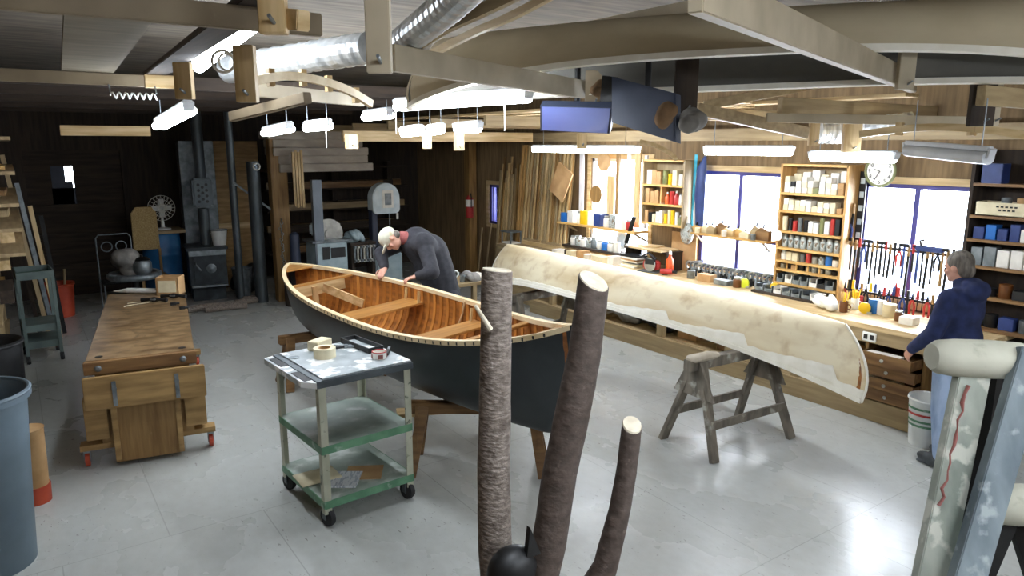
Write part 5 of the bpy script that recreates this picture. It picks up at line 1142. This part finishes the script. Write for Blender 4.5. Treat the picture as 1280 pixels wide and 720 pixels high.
def hand(b,m,curl=.5):
    """palm along +Y of m, back of the hand +Z, thumb on +X"""
    ellm(b,m,(0,.045,0),(.04,.052,.016))
    for i,(x,l) in enumerate(((.03,.068),(.01,.078),(-.01,.072),(-.029,.055))):
        p=Vector((x,.085,0)); a=0; pts=[p]
        for k,fr in enumerate((.45,.32,.23)):
            a-=curl*(.6 if k==0 else .9); p=p+Vector((x*.08,math.cos(a),math.sin(a)))*l*fr; pts.append(p)
        for q0,q1,r0,r1 in zip(pts,pts[1:],(.0095,.009,.008),(.009,.008,.0072)): cap_(b,m@q0,m@q1,r0,r1,8)
    pts=[Vector((.03,.02,-.005)),Vector((.06,.045,-.015)),Vector((.07,.07,-.028)),Vector((.066,.09,-.04))]
    for q0,q1,r0,r1 in zip(pts,pts[1:],(.013,.0105,.009),(.0105,.009,.008)): cap_(b,m@q0,m@q1,r0,r1,8)
def fuse(b,name,m,parent=None,vox=.012,it=4,loc=None):
    o=b.build(name,m,parent,loc=loc)
    r=o.modifiers.new('r','REMESH'); r.mode='VOXEL'; r.voxel_size=vox
    s=o.modifiers.new('s','SMOOTH'); s.iterations=it; s.factor=.5
    bpy.context.view_layer.update(); apply(o); return o
# --- standing man at the right window, seen from behind his left shoulder; local +Y is his front
hm=frame((0,.075,1.60),(-.15,1,-.25),(0,.2,1))
b=B(); head(b,hm); limb(b,[(0,.02,1.42),(0,.055,1.53)],[.055,.052])
limb(b,[(0,0,.92),(0,.0,1.1),(0,.01,1.3)],[.12,.12,.13])
arms={-1:[(-.17,.0,1.38),(-.235,.04,1.11),(-.20,.23,.93)],1:[(.17,.02,1.38),(.24,.10,1.12),(.17,.31,1.0)]}
for s,a in arms.items():
    limb(b,a,[.05,.042,.03]); d=(Vector(a[2])-Vector(a[1])).normalized()
    hand(b,frame(Vector(a[2])+d*.01,d+Vector((0,0,-.4)),(s*1,.0,.4)) if s<0 else frame(Vector(a[2])+d*.01,d,(.3,0,1)),.5)
for s in (-1,1):
    limb(b,[(s*.085,0,.92),(s*.1,.02+.02*s,.48),(s*.105,-.02+.03*s,.08)],[.085,.055,.04]); limb(b,[(s*.105,-.02+.03*s,.06),(s*.115,.11+.03*s,.04)],[.04,.03])
pm=fuse(b,'person','skin',vox=.0075,it=3)
pm.location=(5.98,2.5,.012); pm.rotation_euler.z=R(-12)
tag(pm,'standing person in navy hooded sweatshirt and light jeans facing the right window','person')
b=B(); ellm(b,Matrix.Identity(4),(0,.0,1.27),(.185,.135,.2)); ellm(b,Matrix.Identity(4),(0,-.01,1.02),(.18,.145,.22)); ellm(b,Matrix.Identity(4),(0,-.01,.88),(.178,.14,.09))
limb(b,[(-.15,0,1.385),(.15,0,1.385)],[.075,.075]); limb(b,[(0,0,1.4),(0,.03,1.475)],[.09,.07])
for s,a in arms.items(): limb(b,a[:2]+[Vector(a[1]).lerp(Vector(a[2]),1.04)],[.078,.066,.046])
ellm(b,Matrix.Identity(4),(0,-.1,1.44),(.12,.07,.085)); ellm(b,Matrix.Identity(4),(0,-.05,1.49),(.09,.06,.05))
fuse(b,'hooded_sweatshirt','navy',pm,.014,5)
b=B()
for s in (-1,1): limb(b,[(s*.085,0,.9),(s*.098,.02+.02*s,.48),(s*.105,-.02+.03*s,.11)],[.115,.082,.068])
ellm(b,Matrix.Identity(4),(0,-.015,.88),(.165,.13,.11)); fuse(b,'jeans','jeans',pm,.013,4)
for s in (-1,1):
    b=B(); ellm(b,Matrix.Identity(4),(s*.11,.05+.03*s,.042),(.05,.14,.05)); ellm(b,Matrix.Identity(4),(s*.106,-.03+.03*s,.065),(.047,.06,.062)); b.box((s*.11,.045+.03*s,.004),(.085,.24,.016)); fuse(b,'shoe','shoe',pm,.01,3)
b=B(); ellm(b,hm,(0,-.02,.035),(.086,.1,.098)); ellm(b,hm,(0,-.055,-.03),(.072,.06,.07))
h=fuse(b,'hair','hair',pm,.01,2)
for s in (-1,1): b=B(); ellm(b,hm,(s*.03,.083,.0),(.011,.008,.007)); b.build('eye','black',pm,smooth=True)
# --- man bending over the green canoe; joints in world space
def A(px,py,d): return at(px,py,d)
hipc=A(557,372,7.8); chest=A(536,318,7.75); neck=A(508,298,7.6); hc=A(489,300,7.52)
left=-rt
hm=frame(hc,Vector((0,0,-1))+left*.35-fw*.25,left*1.0+Vector((0,0,.28)))
org=Vector((hipc.x+.03,hipc.y-.02,0)); 
def fz(t,s): p=f1(t,1); return c1.matrix_basis@(p+Vector((s,0,.012)))
c1.rotation_euler; bpy.context.view_layer.update()
hr=c1.matrix_world@(f1(.40,1)+Vector((.03,0,.03))); hl_=c1.matrix_world@(f1(.235,1)+Vector((.03,0,.03)))
shR=A(506,303,7.85); shL=A(530,306,7.5)
elR=A(476,318,7.7); elL=A(541,342,7.3)
L0=lambda v: Vector(v)-org
b=B(); hm0=Matrix.Translation(-org)@hm
head(b,hm0); limb(b,[L0(chest),L0(neck),L0(hc)],[.12,.06,.05]); limb(b,[L0(hipc),L0(chest)],[.12,.13])
down=Vector((0,0,-1))
for sh,el,wr in ((shR,elR,hr),(shL,elL,hl_)):
    d=(wr-el).normalized(); w0=wr-d*.07
    limb(b,[L0(sh),L0(el),L0(w0)],[.05,.042,.03]); hand(b,frame(L0(w0),d*.7+Vector((-.6,0,-.1)),Vector((.2,0,1))),.75)
fx=[]
for s in (-1,1):
    hp=L0(hipc)+Vector((.0,.09*s,0)); an=Vector((.05+.05*s,.12*s,.08)); kn=(hp+an)/2+Vector((-.05,.01*s,0))
    limb(b,[hp,kn,an],[.085,.055,.04]); limb(b,[an-Vector((0,0,.02)),an+Vector((-.13,.01*s,-.04))],[.04,.03]); fx.append((hp,kn,an))
p1=fuse(b,'person','skin',vox=.0075,it=3); p1.location=org+Vector((0,0,.012))
tag(p1,'person in charcoal sweater and pale cap bending over the green canoe','person')
b=B(); I4=Matrix.Identity(4)
limb(b,[L0(hipc),L0(hipc).lerp(L0(chest),.5),L0(chest)],[.17,.2,.215])
up_=A(521,305,7.68); limb(b,[L0(chest),L0(up_)],[.215,.175])
limb(b,[L0(shR),L0(shL)],[.1,.12]); limb(b,[L0(shL),L0(chest)],[.12,.17])
for sh,el,wr in ((shR,elR,hr),(shL,elL,hl_)):
    d=(wr-el).normalized(); limb(b,[L0(sh),L0(el),L0(wr-d*.1)],[.09,.075,.052])
fuse(b,'sweater','sweater',p1,.014,5)
b=B(); limb(b,[L0(up_).lerp(L0(neck),.7),L0(neck).lerp(L0(hc),.3)],[.082,.07]); fuse(b,'shirt_collar','redcollar',p1,.012,3)
b=B()
for hp,kn,an in fx: limb(b,[hp,kn,an+Vector((0,0,.03))],[.115,.085,.065])
limb(b,[L0(hipc),L0(hipc)-Vector((0,0,.05))],[.15,.14]); fuse(b,'trousers','darkpants',p1,.013,4)
for hp,kn,an in fx:
    b=B(); ellm(b,I4,(an.x-.06,an.y,.04),(.14,.05,.05)); ellm(b,I4,(an.x,an.y,.06),(.06,.046,.06)); fuse(b,'shoe','shoe',p1,.01,3)
b=B(); ellm(b,hm0,(0,-.005,.045),(.092,.11,.092)); ellm(b,hm0,(0,.12,.028),(.068,.07,.012)); ellm(b,hm0,(0,0,.135),(.012,.012,.008)); fuse(b,'cap','cap',p1,.009,2)
b=B(); ellm(b,hm0,(0,-.055,-.03),(.066,.05,.05)); fuse(b,'hair','hair',p1,.01,2)
for s in (-1,1): b=B(); ellm(b,hm0,(s*.03,.083,.0),(.011,.008,.007)); b.build('eye','black',p1,smooth=True)
for o in C.objects:
    if o.type=='MESH' and o.modifiers and o.modifiers[0].type=='REMESH':
        bpy.context.view_layer.update(); apply(o)
